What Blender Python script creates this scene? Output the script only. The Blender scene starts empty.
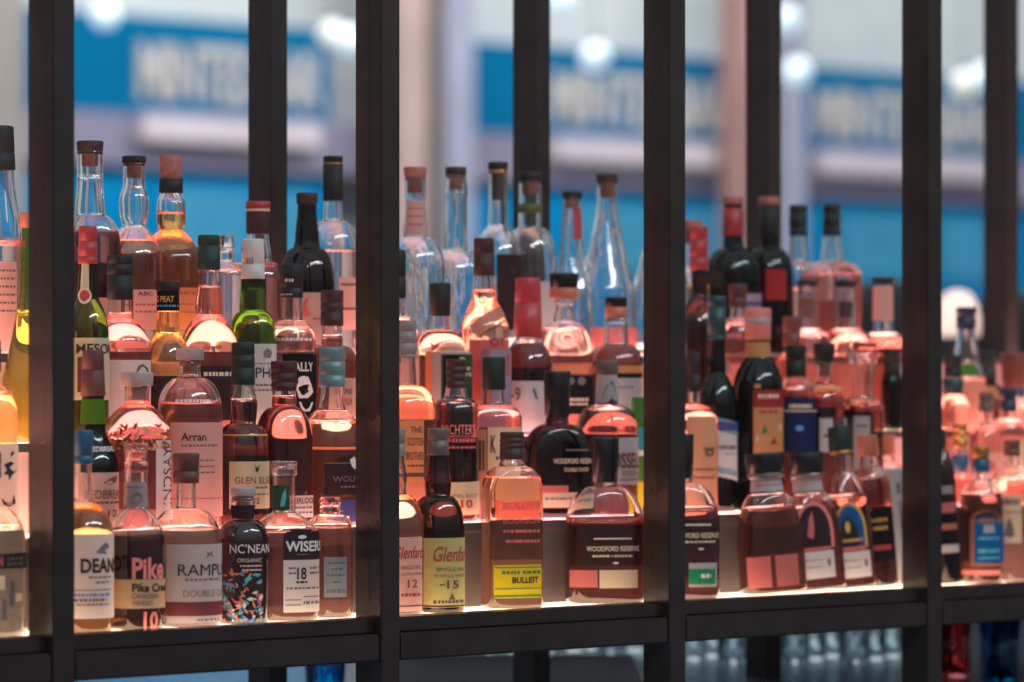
import bpy, bmesh, math, random
from mathutils import Matrix, Vector
random.seed(7)
SC = bpy.context.scene
COL = SC.collection
# ---------------------------------------------------------------- camera geometry
F = 4000.0            # focal length in pixels of the 1024 px wide frame
HY = 372.0            # pixel row of the horizon
EYE = 1.45            # eye height
TH = math.radians(42.5)
CT, ST = math.cos(TH), math.sin(TH)
Z0 = 5.43
X0 = -448.0 / 4000 * Z0
VROW = [0.122, 0.250, 0.378, 0.506]
SHELF = EYE - 0.363   # top of the lowest tread
RISE = 0.130

def loc(u, v, z=0.0):
    """frame coordinates (along the cage, away from the viewer, up) -> world"""
    return Vector((X0 + u * CT - v * ST, Z0 + u * ST + v * CT, z))

def u_at(px, v):
    k = (px - 512.0) / F
    return (k * (Z0 + v * CT) - X0 + v * ST) / (CT - k * ST)

def zpix(py, Y):
    return EYE - (py - HY) / F * Y

def srgb(r, g, b):
    def f(c):
        c /= 255.0
        return c / 12.92 if c <= 0.04045 else ((c + 0.055) / 1.055) ** 2.4
    return (f(r), f(g), f(b), 1.0)

# ---------------------------------------------------------------- materials
MATS = {}
def newmat(name):
    m = bpy.data.materials.new(name); m.use_nodes = True
    nt = m.node_tree; nt.nodes.clear()
    out = nt.nodes.new('ShaderNodeOutputMaterial')
    MATS[name] = m
    return m, nt, out

def principled(name, col, rough=0.5, metal=0.0, spec=0.5, noise=0.12, scale=30.0, coat=0.0):
    m, nt, out = newmat(name)
    p = nt.nodes.new('ShaderNodeBsdfPrincipled')
    p.inputs['Roughness'].default_value = rough
    p.inputs['Metallic'].default_value = metal
    p.inputs['Specular IOR Level'].default_value = spec
    p.inputs['Coat Weight'].default_value = coat
    if noise > 0:
        tc = nt.nodes.new('ShaderNodeTexCoord')
        n = nt.nodes.new('ShaderNodeTexNoise'); n.inputs['Scale'].default_value = scale
        n.inputs['Detail'].default_value = 3
        nt.links.new(tc.outputs['Object'], n.inputs['Vector'])
        r = nt.nodes.new('ShaderNodeValToRGB')
        r.color_ramp.elements[0].position = 0.3; r.color_ramp.elements[1].position = 0.7
        r.color_ramp.elements[0].color = tuple(c * (1 - noise) for c in col[:3]) + (1,)
        r.color_ramp.elements[1].color = tuple(min(1, c * (1 + noise)) for c in col[:3]) + (1,)
        nt.links.new(n.outputs['Fac'], r.inputs['Fac'])
        nt.links.new(r.outputs['Color'], p.inputs['Base Color'])
    else:
        p.inputs['Base Color'].default_value = col
    nt.links.new(p.outputs[0], out.inputs['Surface'])
    return m

def paper(name, col, trans=0.4, noise=0.05):
    m, nt, out = newmat(name)
    d = nt.nodes.new('ShaderNodeBsdfDiffuse'); t = nt.nodes.new('ShaderNodeBsdfTranslucent')
    mx = nt.nodes.new('ShaderNodeMixShader'); mx.inputs[0].default_value = trans
    tc = nt.nodes.new('ShaderNodeTexCoord'); n = nt.nodes.new('ShaderNodeTexNoise')
    n.inputs['Scale'].default_value = 60; nt.links.new(tc.outputs['Object'], n.inputs['Vector'])
    r = nt.nodes.new('ShaderNodeValToRGB')
    r.color_ramp.elements[0].color = tuple(c * (1 - noise) for c in col[:3]) + (1,)
    r.color_ramp.elements[1].color = tuple(min(1, c * (1 + noise)) for c in col[:3]) + (1,)
    nt.links.new(n.outputs['Fac'], r.inputs['Fac'])
    nt.links.new(r.outputs['Color'], d.inputs['Color']); nt.links.new(r.outputs['Color'], t.inputs['Color'])
    nt.links.new(d.outputs[0], mx.inputs[1]); nt.links.new(t.outputs[0], mx.inputs[2])
    nt.links.new(mx.outputs[0], out.inputs['Surface'])
    return m

def glass(name, col, ior=1.46, rough=0.0, wave=0.0, scale=26.0, sheen=.055):
    m, nt, out = newmat(name)
    g = nt.nodes.new('ShaderNodeBsdfGlass')
    g.inputs['Color'].default_value = tuple(col[:3]) + (1,)
    g.inputs['IOR'].default_value = ior; g.inputs['Roughness'].default_value = rough
    if wave > 0:                        # the slight waviness of moulded glass
        tc = nt.nodes.new('ShaderNodeTexCoord'); mp = nt.nodes.new('ShaderNodeMapping'); mp.inputs['Scale'].default_value = (1, 1, .25)
        n = nt.nodes.new('ShaderNodeTexNoise'); n.inputs['Scale'].default_value = scale; n.inputs['Detail'].default_value = 2
        b = nt.nodes.new('ShaderNodeBump'); b.inputs['Strength'].default_value = wave; b.inputs['Distance'].default_value = .012
        nt.links.new(tc.outputs['Object'], mp.inputs[0]); nt.links.new(mp.outputs[0], n.inputs['Vector'])
        nt.links.new(n.outputs['Fac'], b.inputs['Height']); nt.links.new(b.outputs[0], g.inputs['Normal'])
    # polished outer skin: a soft sheen of the lamps over the clear body
    s = nt.nodes.new('ShaderNodeBsdfGlossy'); s.inputs['Roughness'].default_value = 0.085
    lw = nt.nodes.new('ShaderNodeLayerWeight'); lw.inputs['Blend'].default_value = 0.5
    pw = nt.nodes.new('ShaderNodeMath'); pw.operation = 'POWER'; pw.inputs[1].default_value = 5.0
    fr = nt.nodes.new('ShaderNodeMath'); fr.operation = 'MULTIPLY_ADD'; fr.inputs[1].default_value = .4; fr.inputs[2].default_value = sheen
    ge = nt.nodes.new('ShaderNodeNewGeometry'); iv = nt.nodes.new('ShaderNodeMath'); iv.operation = 'SUBTRACT'; iv.inputs[0].default_value = 1.0
    ml = nt.nodes.new('ShaderNodeMath'); ml.operation = 'MULTIPLY'
    mx = nt.nodes.new('ShaderNodeMixShader')
    nt.links.new(lw.outputs['Facing'], pw.inputs[0]); nt.links.new(pw.outputs[0], fr.inputs[0])
    nt.links.new(ge.outputs['Backfacing'], iv.inputs[1]); nt.links.new(fr.outputs[0], ml.inputs[0]); nt.links.new(iv.outputs[0], ml.inputs[1])
    nt.links.new(ml.outputs[0], mx.inputs[0]); nt.links.new(g.outputs[0], mx.inputs[1]); nt.links.new(s.outputs[0], mx.inputs[2])
    nt.links.new(mx.outputs[0], out.inputs['Surface'])
    return m

def liquid(name, tint, body, amount=0.3):
    """liquid index-matched to its bottle: tints what passes, and scatters a little"""
    m, nt, out = newmat(name)
    t = nt.nodes.new('ShaderNodeBsdfTransparent'); t.inputs['Color'].default_value = tuple(tint[:3]) + (1,)
    l = nt.nodes.new('ShaderNodeBsdfTranslucent'); l.inputs['Color'].default_value = tuple(body[:3]) + (1,)
    d = nt.nodes.new('ShaderNodeBsdfDiffuse'); d.inputs['Color'].default_value = tuple(body[:3]) + (1,)
    a = nt.nodes.new('ShaderNodeMixShader'); a.inputs[0].default_value = 0.5
    b = nt.nodes.new('ShaderNodeMixShader'); b.inputs[0].default_value = amount
    nt.links.new(l.outputs[0], a.inputs[1]); nt.links.new(d.outputs[0], a.inputs[2])
    nt.links.new(t.outputs[0], b.inputs[1]); nt.links.new(a.outputs[0], b.inputs[2])
    nt.links.new(b.outputs[0], out.inputs['Surface'])
    return m

def lit(name, col, strength, base=None, noise_cols=None, scale=6.0):
    """a lamp, or acrylic lit from inside"""
    m, nt, out = newmat(name)
    p = nt.nodes.new('ShaderNodeBsdfPrincipled')
    p.inputs['Base Color'].default_value = base or (0.8, 0.8, 0.8, 1)
    p.inputs['Roughness'].default_value = 0.35
    p.inputs['Emission Strength'].default_value = strength
    if noise_cols:
        tc = nt.nodes.new('ShaderNodeTexCoord'); n = nt.nodes.new('ShaderNodeTexNoise')
        n.inputs['Scale'].default_value = scale; n.inputs['Detail'].default_value = 1
        nt.links.new(tc.outputs['Object'], n.inputs['Vector'])
        r = nt.nodes.new('ShaderNodeValToRGB')
        r.color_ramp.elements[0].position = 0.35; r.color_ramp.elements[1].position = 0.65
        r.color_ramp.elements[0].color = noise_cols[0]; r.color_ramp.elements[1].color = noise_cols[1]
        nt.links.new(n.outputs['Fac'], r.inputs['Fac'])
        nt.links.new(r.outputs['Color'], p.inputs['Emission Color'])
    else:
        p.inputs['Emission Color'].default_value = col
    nt.links.new(p.outputs[0], out.inputs['Surface'])
    return m

# ---------------------------------------------------------------- object helpers
def link(name, verts, faces, mat, parent=None, smooth=True):
    me = bpy.data.meshes.new(name)
    me.from_pydata([tuple(v) for v in verts], [], faces)
    me.update()
    if smooth:
        me.polygons.foreach_set('use_smooth', [True] * len(me.polygons))
    me.materials.append(MATS[mat] if isinstance(mat, str) else mat)
    o = bpy.data.objects.new(name, me); COL.objects.link(o)
    if parent is not None:
        o.parent = parent
    return o

def empty(name, p, label, cat, group=None, rz=0.0):
    o = bpy.data.objects.new(name, None); COL.objects.link(o)
    o.empty_display_size = 0.05
    o.location = p; o.rotation_euler = (0, 0, rz)
    o['label'] = label; o['category'] = cat
    if group: o['group'] = group
    return o

def tag(o, label=None, cat=None, group=None, kind=None):
    if label: o['label'] = label
    if cat: o['category'] = cat
    if group: o['group'] = group
    if kind: o['kind'] = kind
    return o

class MB:
    def __init__(self): self.v = []; self.f = []
    def box(self, x0, x1, y0, y1, z0, z1, b=0.0):
        if b <= 0:
            n = len(self.v)
            self.v += [(x, y, z) for z in (z0, z1) for x, y in ((x0, y0), (x1, y0), (x1, y1), (x0, y1))]
            self.f += [tuple(n + i for i in q) for q in ((3, 2, 1, 0), (4, 5, 6, 7), (0, 1, 5, 4), (1, 2, 6, 5), (2, 3, 7, 6), (3, 0, 4, 7))]
            return self
        bm = bmesh.new()
        r = bmesh.ops.create_cube(bm, size=1.0)
        bmesh.ops.scale(bm, vec=(x1 - x0, y1 - y0, z1 - z0), verts=bm.verts)
        bmesh.ops.translate(bm, vec=((x0 + x1) / 2, (y0 + y1) / 2, (z0 + z1) / 2), verts=bm.verts)
        bmesh.ops.bevel(bm, geom=list(bm.edges), offset=b, segments=2, affect='EDGES')
        n = len(self.v); bm.verts.index_update()
        self.v += [tuple(v.co) for v in bm.verts]
        self.f += [tuple(n + v.index for v in f.verts) for f in bm.faces]
        bm.free(); return self
    def lathe(self, prof, n=32, cx=0, cy=0, closed=True):
        """prof: (r, z) from top to bottom"""
        k = len(self.v)
        for r, z in prof:
            for i in range(n):
                a = 2 * math.pi * i / n
                self.v.append((cx + r * math.cos(a), cy + r * math.sin(a), z))
        for j in range(len(prof) - 1):
            for i in range(n):
                a, b = k + j * n + i, k + j * n + (i + 1) % n
                self.f.append((a, a + n, b + n, b))
        if closed:
            self.f.append(tuple(k + i for i in range(n)))
            m = k + (len(prof) - 1) * n
            self.f.append(tuple(m + n - 1 - i for i in range(n)))
        return self
    def build(self, name, mat, parent=None, smooth=False):
        return link(name, self.v, self.f, mat, parent, smooth)

TXT = {}
def text_mesh(s, bold=0.0):
    key = (s, bold)
    if key in TXT: return TXT[key]
    def mk(t):
        c = bpy.data.curves.new('t', 'FONT'); c.body = t; c.size = 1.0; c.resolution_u = 3
        c.offset = bold
        o = bpy.data.objects.new('t', c); COL.objects.link(o)
        bpy.context.view_layer.update()
        me = o.evaluated_get(bpy.context.evaluated_depsgraph_get()).to_mesh()
        V = [tuple(v.co) for v in me.vertices]; P = [tuple(p.vertices) for p in me.polygons]
        bpy.data.objects.remove(o); bpy.data.curves.remove(c)
        return V, P
    if 'H' not in TXT:
        V, P = mk('H'); TXT['H'] = max(v[1] for v in V)
    h = TXT['H']
    V, P = mk(s)
    x0 = min(v[0] for v in V); x1 = max(v[0] for v in V)
    V = [((v[0] - x0) / h, v[1] / h) for v in V]
    TXT[key] = (V, P, (x1 - x0) / h)
    return TXT[key]
# small shifts along the line of sight so that neighbours on a tread do not touch: (shift, girth)
ADJ = {(-12, 0): (0.0, 1.0),
 (83, 0): (-0.0035, 1.0),
 (136, 0): (-0.0068, 0.953),
 (186, 0): (0.0041, 1.0),
 (243, 0): (-0.0094, 1.0),
 (284, 0): (0.0097, 0.894),
 (330, 0): (0.0134, 1.0),
 (395, 0): (-0.0009, 1.0),
 (438, 0): (0.0028, 1.0),
 (512, 0): (0.0, 1.0),
 (605, 0): (0.0, 1.0),
 (680, 0): (0.0, 1.0),
 (774, 0): (-0.0166, 1.0),
 (817, 0): (-0.0074, 1.0),
 (853, 0): (0.0021, 0.981),
 (880, 0): (0.0031, 1.0),
 (899, 0): (0.0, 1.0),
 (950, 0): (0.0, 1.0),
 (981, 0): (0.0, 1.0),
 (1012, 0): (0.0, 1.0),
 (-10, 1): (0.0, 1.0),
 (93, 1): (-0.0113, 0.88),
 (137, 1): (0.0026, 0.976),
 (190, 1): (0.0077, 0.977),
 (243, 1): (-0.0028, 1.0),
 (284, 1): (0.0054, 0.993),
 (332, 1): (0.0007, 1.0),
 (405, 1): (0.0, 1.0),
 (456, 1): (-0.0037, 1.0),
 (494, 1): (0.0023, 1.0),
 (557, 1): (-0.0, 1.0),
 (607, 1): (0.0018, 1.0),
 (650, 1): (-0.0011, 1.0),
 (694, 1): (0.0, 1.0),
 (717, 1): (-0.02, 1.0),
 (758, 1): (-0.0234, 1.0),
 (796, 1): (-0.0046, 1.0),
 (824, 1): (0.0025, 1.0),
 (862, 1): (-0.0107, 0.908),
 (884, 1): (0.0271, 1.0),
 (953, 1): (0.0027, 0.915),
 (960, 1): (0.015, 0.74),
 (986, 1): (0.0, 0.997),
 (1008, 1): (0.0067, 1.0),
 (27, 2): (0.0, 1.0),
 (88, 2): (-0.0165, 1.0),
 (120, 2): (0.0091, 0.98),
 (168, 2): (0.0015, 0.893),
 (209, 2): (0.0069, 1.0),
 (253, 2): (0.0056, 0.966),
 (292, 2): (0.0069, 1.0),
 (332, 2): (0.0084, 1.0),
 (394, 2): (0.0, 1.0),
 (440, 2): (0.0167, 0.866),
 (452, 2): (0.0064, 0.974),
 (484, 2): (0.0132, 0.914),
 (496, 2): (0.0056, 0.858),
 (528, 2): (-0.0002, 0.846),
 (564, 2): (0.011, 1.0),
 (616, 2): (0.0, 1.0),
 (699, 2): (0.0, 1.0),
 (738, 2): (0.0, 1.0),
 (792, 2): (-0.0187, 0.858),
 (807, 2): (0.0111, 1.0),
 (846, 2): (0.0, 1.0),
 (883, 2): (0.0148, 0.977),
 (892, 2): (-0.021, 0.74),
 (966, 2): (-0.0086, 1.0),
 (988, 2): (0.0056, 1.0),
 (1015, 2): (0.013, 1.0),
 (-2, 3): (0.0, 1.0),
 (90, 3): (-0.0087, 0.892),
 (134, 3): (0.001, 0.913),
 (171, 3): (0.0293, 1.0),
 (226, 3): (-0.0106, 1.0),
 (258, 3): (0.0047, 1.0),
 (307, 3): (-0.0013, 1.0),
 (333, 3): (0.0339, 1.0),
 (415, 3): (0.0007, 0.938),
 (456, 3): (0.0152, 0.984),
 (498, 3): (0.0158, 0.773),
 (530, 3): (0.0327, 0.773),
 (572, 3): (0.0197, 0.851),
 (607, 3): (0.0293, 0.887),
 (661, 3): (0.0038, 0.971),
 (691, 3): (0.0199, 0.828),
 (733, 3): (0.0018, 0.999),
 (769, 3): (0.0078, 0.89),
 (798, 3): (0.0136, 0.827),
 (832, 3): (0.0062, 1.0)}
# ---------------------------------------------------------------- bottles
NT = 44
def section(shape):
    """unit cross-section sampled over t (t=0 faces the front, +t to the right)"""
    n, ratio = shape
    pts = []
    for i in range(721):
        t = -math.pi + 2 * math.pi * i / 720
        s, c = math.sin(t), -math.cos(t)
        e = 2.0 / n
        x = math.copysign(abs(s) ** e, s); y = ratio * math.copysign(abs(c) ** e, c)
        pts.append((x, y))
    return pts

class Bottle:
    def __init__(self, name, label, px, tier, neck, sh, w, cap=None, fill=None, gl='g_clear', liq='l_pink',
                 shape=(2, 1), rot=42.5, tilt=0.0, dv=0.0, kind='b', wb=None, elems=(), stuff=None,
                 cat='bottle', heel=0.12, cork=None, zoff=0.0):
        a_ = ADJ.get((px, tier), (0, 1)); dv += a_[0]; w *= a_[1]; wb = wb and wb * a_[1]
        v = VROW[tier] + dv
        u = u_at(px, v)
        P = loc(u, v, SHELF + RISE * tier + .0004)
        self.Y = Y = P.y; self.px = px
        self.k = k = Y / F
        self.rot = math.radians(rot)
        self.shape = shape
        self.sec = section(shape)
        self.circ = section((2, 1))
        ca, sa = math.cos(self.rot), math.sin(self.rot)
        ext = max(abs(x * ca - y * sa) for x, y in self.sec)
        self.ext = ext
        self.base = P.z
        R = w / 2 * k / ext
        Rb = (wb or w) / 2 * k / ext
        self.R = R
        if tilt:
            P = P + Vector((0, 0, abs(math.sin(math.radians(tilt))) * R * ext * 0.96))
        zz = lambda y: zpix(y, Y) - self.base
        self.zz = zz
        # --- outer profile top -> bottom: (r, z, blend)
        prof = []
        nk = [(wd / 2 * k, zz(y)) for y, wd in neck]
        for (r0, z0), (r1, z1) in zip(nk, nk[1:]):
            m = max(2, int(abs(z1 - z0) / 0.004))
            for i in range(m):
                q = i / m; qq = q * q * (3 - 2 * q)
                prof.append((r0 + (r1 - r0) * qq, z0 + (z1 - z0) * q, 0.0))
        rn, zn = nk[-1]; zs = zz(sh)
        M = 14
        for i in range(M + 1):
            q = i / M
            re = rn + (R - rn) * math.sin(q * math.pi / 2); ze = zs + (zn - zs) * math.cos(q * math.pi / 2)
            qs = q * q * (3 - 2 * q)
            r2 = rn + (R - rn) * qs; z2 = zn + (zs - zn) * q
            if kind == 'round': r, z = re, ze
            elif kind == 's': r, z = r2, z2
            elif kind == 'cone': r, z = rn + (R - rn) * (q ** 1.25), zn + (zs - zn) * q
            else: r, z = re * .55 + r2 * .45, ze * .55 + z2 * .45
            prof.append((r, z, min(1.0, max(0, (r - rn) / max(1e-6, R - rn)))))
        hz = max(0.004, R * heel)
        H = zs - hz
        for i in range(1, 7):
            q = i / 6
            prof.append((R + (Rb - R) * q, zs + (hz - zs) * q, 1.0))
        for i in range(1, 6):
            a = i / 5 * math.pi / 2
            prof.append((Rb - hz + hz * math.cos(a), hz - hz * math.sin(a), 1.0))
        prof.append((Rb * 0.5, 0.0, 1.0))
        self.prof = prof
        self.zp = [(p[1], p[0], p[2]) for p in prof][::-1]
        # --- the thing
        root = empty(name, P, label, cat, 'spirit bottles on the lit tiers')
        M3 = Matrix.Rotation(math.radians(tilt), 4, 'Y') @ Matrix.Rotation(self.rot, 4, 'Z')
        root.rotation_euler = M3.to_euler()
        self.root = root
        # --- glass
        V, Fc = self.skin(prof)
        top = prof[0][1]
        wall = 0.0038
        fz = top if fill is None else zz(fill)
        if fill is None: fz = 0.012
        if fz < top - 0.004:
            cav = []
            lip = top - (0.002 if cap else 0.0)
            for r, z, b in prof:
                if z < lip and z > fz + 0.003: cav.append((max(0.002, r - wall), z, b))
            if len(cav) > 2:
                r, b = self.rb(fz)
                cav.append((max(0.002, r - wall - 0.0005), fz + 0.0008, b))
                cav.append((max(0.002, r - wall - 0.002), fz, b))
                V2, F2 = self.skin(cav)
                n = len(V); V += V2; F2 = [tuple(n + i for i in reversed(f)) for f in F2]; Fc += F2
        link('glass_body', V, Fc, gl, root)
        # --- liquid
        if fill is not None and liq:
            lp = []
            r, b = self.rb(fz - 0.0012)
            lp.append((r - 0.0018, fz - 0.0012, b))
            for r, z, b in prof:
                if z < fz - 0.003 and z > 0.005: lp.append((max(0.001, r - 0.0018), z, b))
            lp.append((Rb - 0.008, 0.0045, 1.0))
            V, Fc = self.skin(lp)
            link('liquid', V, Fc, liq, root)
        # --- closure
        self.layers = 0
        self.label_obj = None
        if cap: self.cap(cap, nk)
        if cork:
            y0, y1, wd, m = cork
            mb = MB(); r = wd / 2 * k; r = min(r, self.rb(zz((y0 + y1) / 2))[0] - 0.0044) if True else r
            r = max(r, 0.004)
            mb.lathe([(r * .97, zz(y0)), (r, zz(y0) - .001), (r * .96, zz(y1) + .001), (r * .9, zz(y1))], 24)
            mb.build('cork', m, root, True)
        self.layers = 0
        self.label_obj = None
        for e in elems: self.elem(e)

    def skin(self, prof):
        V = []; Fc = []
        n = NT
        idx = [int(round(i * 720 / n)) for i in range(n)]
        for r, z, b in prof:
            for i in idx:
                x, y = self.pt(i, b); V.append((x * r, y * r, z))
        for j in range(len(prof) - 1):
            for i in range(n):
                a, c = j * n + i, j * n + (i + 1) % n
                Fc.append((a, a + n, c + n, c))
        Fc.append(tuple(range(n)))
        m = (len(prof) - 1) * n
        Fc.append(tuple(m + n - 1 - i for i in range(n)))
        return V, Fc

    def pt(self, i, b):
        x0, y0 = self.circ[i]; x1, y1 = self.sec[i]
        return x0 + (x1 - x0) * b, y0 + (y1 - y0) * b

    def rb(self, z):
        zp = self.zp
        if z <= zp[0][0]: return zp[1][1], zp[1][2]
        for (z0, r0, b0), (z1, r1, b1) in zip(zp, zp[1:]):
            if z0 <= z <= z1:
                q = 0 if z1 - z0 < 1e-9 else (z - z0) / (z1 - z0)
                return r0 + (r1 - r0) * q, b0 + (b1 - b0) * q
        return zp[-1][1], zp[-1][2]

    def cap(self, c, nk):
        y0, y1, w0, w1, m = c[:5]
        opts = c[5] if len(c) > 5 else {}
        k = self.k; zz = self.zz
        a, b = zz(y0), zz(y1); r0, r1 = w0 / 2 * k, w1 / 2 * k
        bev = min(0.0022, (a - b) * .2)
        pr = [(r0 - bev, a), (r0 - bev * .3, a - bev * .3), (r0, a - bev)]
        h = a - b
        nm = opts.get('name', 'cap')
        if opts.get('groove', True) and h > 0.02:
            for q in opts.get('at', (0.55,)):
                rq = r0 + (r1 - r0) * q; zq = a - h * q
                pr += [(rq, zq + .0012), (rq - .0012, zq + .0005), (rq - .0012, zq - .0005), (rq, zq - .0012)]
        if opts.get('waist'):
            pr += [(r0 * opts['waist'], a - h * .6)]
        pr += [(r1, b + .0008), (r1 - .0008, b), (max(.002, r1 - .004), b)]
        co = MB().lathe(pr, 32).build(nm, m, self.root, True)
        for ring in opts.get('rings', ()):
            ya, yb, wd, rm = ring
            r = wd / 2 * k
            MB().lathe([(r - .0006, zz(ya)), (r, zz(ya) - .0004), (r, zz(yb) + .0004), (r - .0006, zz(yb))], 32).build('cap_band', rm, self.root, True)
        for t in opts.get('text', ()):
            self.capr = (r0 + r1) / 2; self.label_obj = co
            self.elem(t, flat_r=self.capr)

    # ---- surface marks -------------------------------------------------
    def index_at(self, px, r, b):
        """section index of the visible point that projects to pixel column px"""
        X = (px - self.px) * self.k / r
        ca, sa = math.cos(self.rot), math.sin(self.rot)
        best = None; bi = 0; front = []
        for i in range(0, 721):
            x, y = self.pt(i, b)
            xr = x * ca - y * sa; yr = x * sa + y * ca
            front.append((xr, yr, i))
        # visible chain: from min xr to max xr over the front (small yr)
        lo = min(front)[2]; hi = max(front)[2]
        i = lo; chain = []
        while True:
            x, y = self.pt(i % 720, b); chain.append((x * ca - y * sa, i))
            if i % 720 == hi % 720: break
            i += 1
            if i > lo + 720: break
        for xr, i in chain:
            d = abs(xr - X)
            if best is None or d < best: best = d; bi = i
        return bi - (720 if bi > 720 else 0)

    def surf(self, idx, z, off, flat_r=None):
        if flat_r: r, b = flat_r, 0.0
        else: r, b = self.rb(z)
        i0 = math.floor(idx); q = idx - i0
        xa, ya = self.pt(i0 % 720, b); xb, yb = self.pt((i0 + 1) % 720, b)
        x, y = xa + (xb - xa) * q, ya + (yb - ya) * q
        l = math.hypot(x, y)
        xm, ym = self.pt((i0 - 3) % 720, b); xp, yp = self.pt((i0 + 4) % 720, b)
        nx, ny = (yp - ym), -(xp - xm); nl = math.hypot(nx, ny) or 1
        if nx * x + ny * y < 0: nx, ny = -nx, -ny
        return (x * r + nx / nl * off, y * r + ny / nl * off, z)

    def arc(self, ia, r, b, d):
        """index reached after arc length d (metres) from index ia"""
        i = ia; left = abs(d); s = 1 if d > 0 else -1
        while left > 0:
            x0, y0 = self.pt(int(i) % 720, b); x1, y1 = self.pt(int(i + s) % 720, b)
            l = math.hypot(x1 - x0, y1 - y0) * r
            if l > left: return i + s * left / l
            left -= l; i += s
            if abs(i - ia) > 720: break
        return i

    def arclen(self, ia, ib, r, b):
        t = 0
        i = ia
        while i < ib:
            x0, y0 = self.pt(i % 720, b); x1, y1 = self.pt((i + 1) % 720, b)
            t += math.hypot(x1 - x0, y1 - y0) * r; i += 1
        return t

    def patch(self, x0, x1, y0, y1, off, flat_r=None, slant=0):
        za, zb = max(.0075, self.zz(y0)), max(.006, self.zz(y1))
        zm = (za + zb) / 2
        r, b = (flat_r, 0.0) if flat_r else self.rb(zm)
        lo = self.px - self.R * self.ext / self.k
        hi = self.px + self.R * self.ext / self.k
        ia = self.index_at(x0, r, b) if x0 is not None else self.index_at(lo, r, b) - 110
        ib = self.index_at(x1, r, b) if x1 is not None else self.index_at(hi, r, b) + 110
        while ib < ia: ib += 720
        nx = max(2, int((ib - ia) / 12)); nz = max(1, int(abs(za - zb) / 0.006)) if (flat_r is None) else 1
        V = []; Fc = []
        for j in range(nz + 1):
            z = za + (zb - za) * j / nz
            for i in range(nx + 1):
                zi = z + slant * self.k * (i / nx)
                V.append(self.surf(ia + (ib - ia) * i / nx, zi, off, flat_r))
        for j in range(nz):
            for i in range(nx):
                a = j * (nx + 1) + i
                Fc.append((a, a + nx + 1, a + nx + 2, a + 1))
        return V, Fc

    def poly(self, pts, off, flat_r=None):
        V = []
        for x, y in pts:
            z = max(.004, self.zz(y)); r, b = (flat_r, 0.0) if flat_r else self.rb(z)
            V.append(self.surf(self.index_at(x, r, b), z, off, flat_r))
        return V, [tuple(range(len(V)))[::-1]]

    def elem(self, e, flat_r=None):
        kd = e[0]
        par = self.label_obj if (self.label_obj is not None and kd != 'L') else self.root
        if kd == 'L':                      # a paper label: x0 x1 y0 y1 material [slant]
            _, x0, x1, y0, y1, m = e[:6]
            V, Fc = self.patch(x0, x1, y0, y1, 0.0006, flat_r, e[6] if len(e) > 6 else 0)
            self.label_obj = link('label', V, Fc, m, self.root)
            self.layers = 1
            return
        off = 0.0006 + 0.00035 * (self.layers + 1)
        if kd == 'N':                      # marks from here on sit on the glass itself
            self.label_obj = None; self.layers = 1; return
        if kd == 'R':
            _, x0, x1, y0, y1, m = e[:6]
            V, Fc = self.patch(x0, x1, y0, y1, off, flat_r, e[6] if len(e) > 6 else 0); nm = 'print_or_glow_panel'; self.layers += .35
        elif kd == 'P':
            V, Fc = self.poly(e[1], off + .0004, flat_r); m = e[2]; nm = 'emblem'
        elif kd == 'D':
            _, x, y, rx, ry, m = e
            V, Fc = self.poly([(x + rx * math.cos(a * math.pi / 8), y + ry * math.sin(a * math.pi / 8)) for a in range(16)], off + .0004, flat_r)
            nm = 'emblem'
        elif kd == 'S':                    # a line of small print, too small to read: dashes
            _, x0, x1, y0, y1, m = e
            V = []; Fc = []; x = x0; rr = random.Random(int(x0 * 7 + y0))
            while x < x1:
                ww = rr.uniform(1.6, 4.2)
                a, f = self.patch(x, min(x1, x + ww), y0, y1, off, flat_r)
                n = len(V); V += a; Fc += [tuple(n + i for i in q) for q in f]
                x += ww + rr.uniform(.7, 1.2)
            nm = 'small_print'
        elif kd == 'T':                    # lettering: text x0 x1 y_top y_base material [bold]
            _, s, x0, x1, y0, y1, m = e[:7]
            bold = e[7] if len(e) > 7 else 0.0
            slope = .28 if s.startswith('~') else 0.0
            TV, TP, tw = text_mesh(s.lstrip('~'), bold)
            TV = [(x + slope * max(0, y), y) for x, y in TV]; tw += slope
            za, zb = self.zz(y0), self.zz(y1); hgt = za - zb
            r, b = (flat_r, 0.0) if flat_r else self.rb((za + zb) / 2)
            ia = self.index_at(x0, r, b)
            if x1 is None: sx = hgt
            elif isinstance(x1, tuple): sx = hgt * x1[0]
            else:
                ib = self.index_at(x1, r, b)
                while ib < ia: ib += 720
                sx = self.arclen(ia, ib, r, b) / tw
            tab = [ia]; step = 0.0005; tot = tw * sx
            nst = int(tot / step) + 2
            cur = ia
            for i in range(nst):
                cur = self.arc(cur, r, b, step); tab.append(cur)
            V = []
            for x, y in TV:
                d = x * sx / step; i = min(int(d), len(tab) - 2); q = d - i
                V.append(self.surf(tab[i] + (tab[i + 1] - tab[i]) * q, zb + y * hgt, off + .0005, flat_r))
            Fc = TP; nm = 'lettering'
        elif kd == 'TV':                   # lettering running upwards: text x_left x_right y_bottom y_top
            _, s, x0, x1, yb, yt, m = e[:7]
            TV, TP, tw = text_mesh(s, e[7] if len(e) > 7 else 0.0)
            zb, zt = self.zz(yb), self.zz(yt)
            V = []
            for x, y in TV:
                z = zb + (zt - zb) * x / tw
                r, b = (flat_r, 0.0) if flat_r else self.rb(z)
                V.append(self.surf(self.index_at(x1 + (x0 - x1) * y, r, b), z, off + .0005, flat_r))
            Fc = TP; nm = 'lettering'
        elif kd == 'K':                    # a dark label on the back of the bottle: y0 y1 material half-width in degrees
            _, y0, y1, m, hw = e
            za, zb = self.zz(y0), max(.008, self.zz(y1))
            V = []; Fc = []; nx = 16; nz = 3
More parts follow.
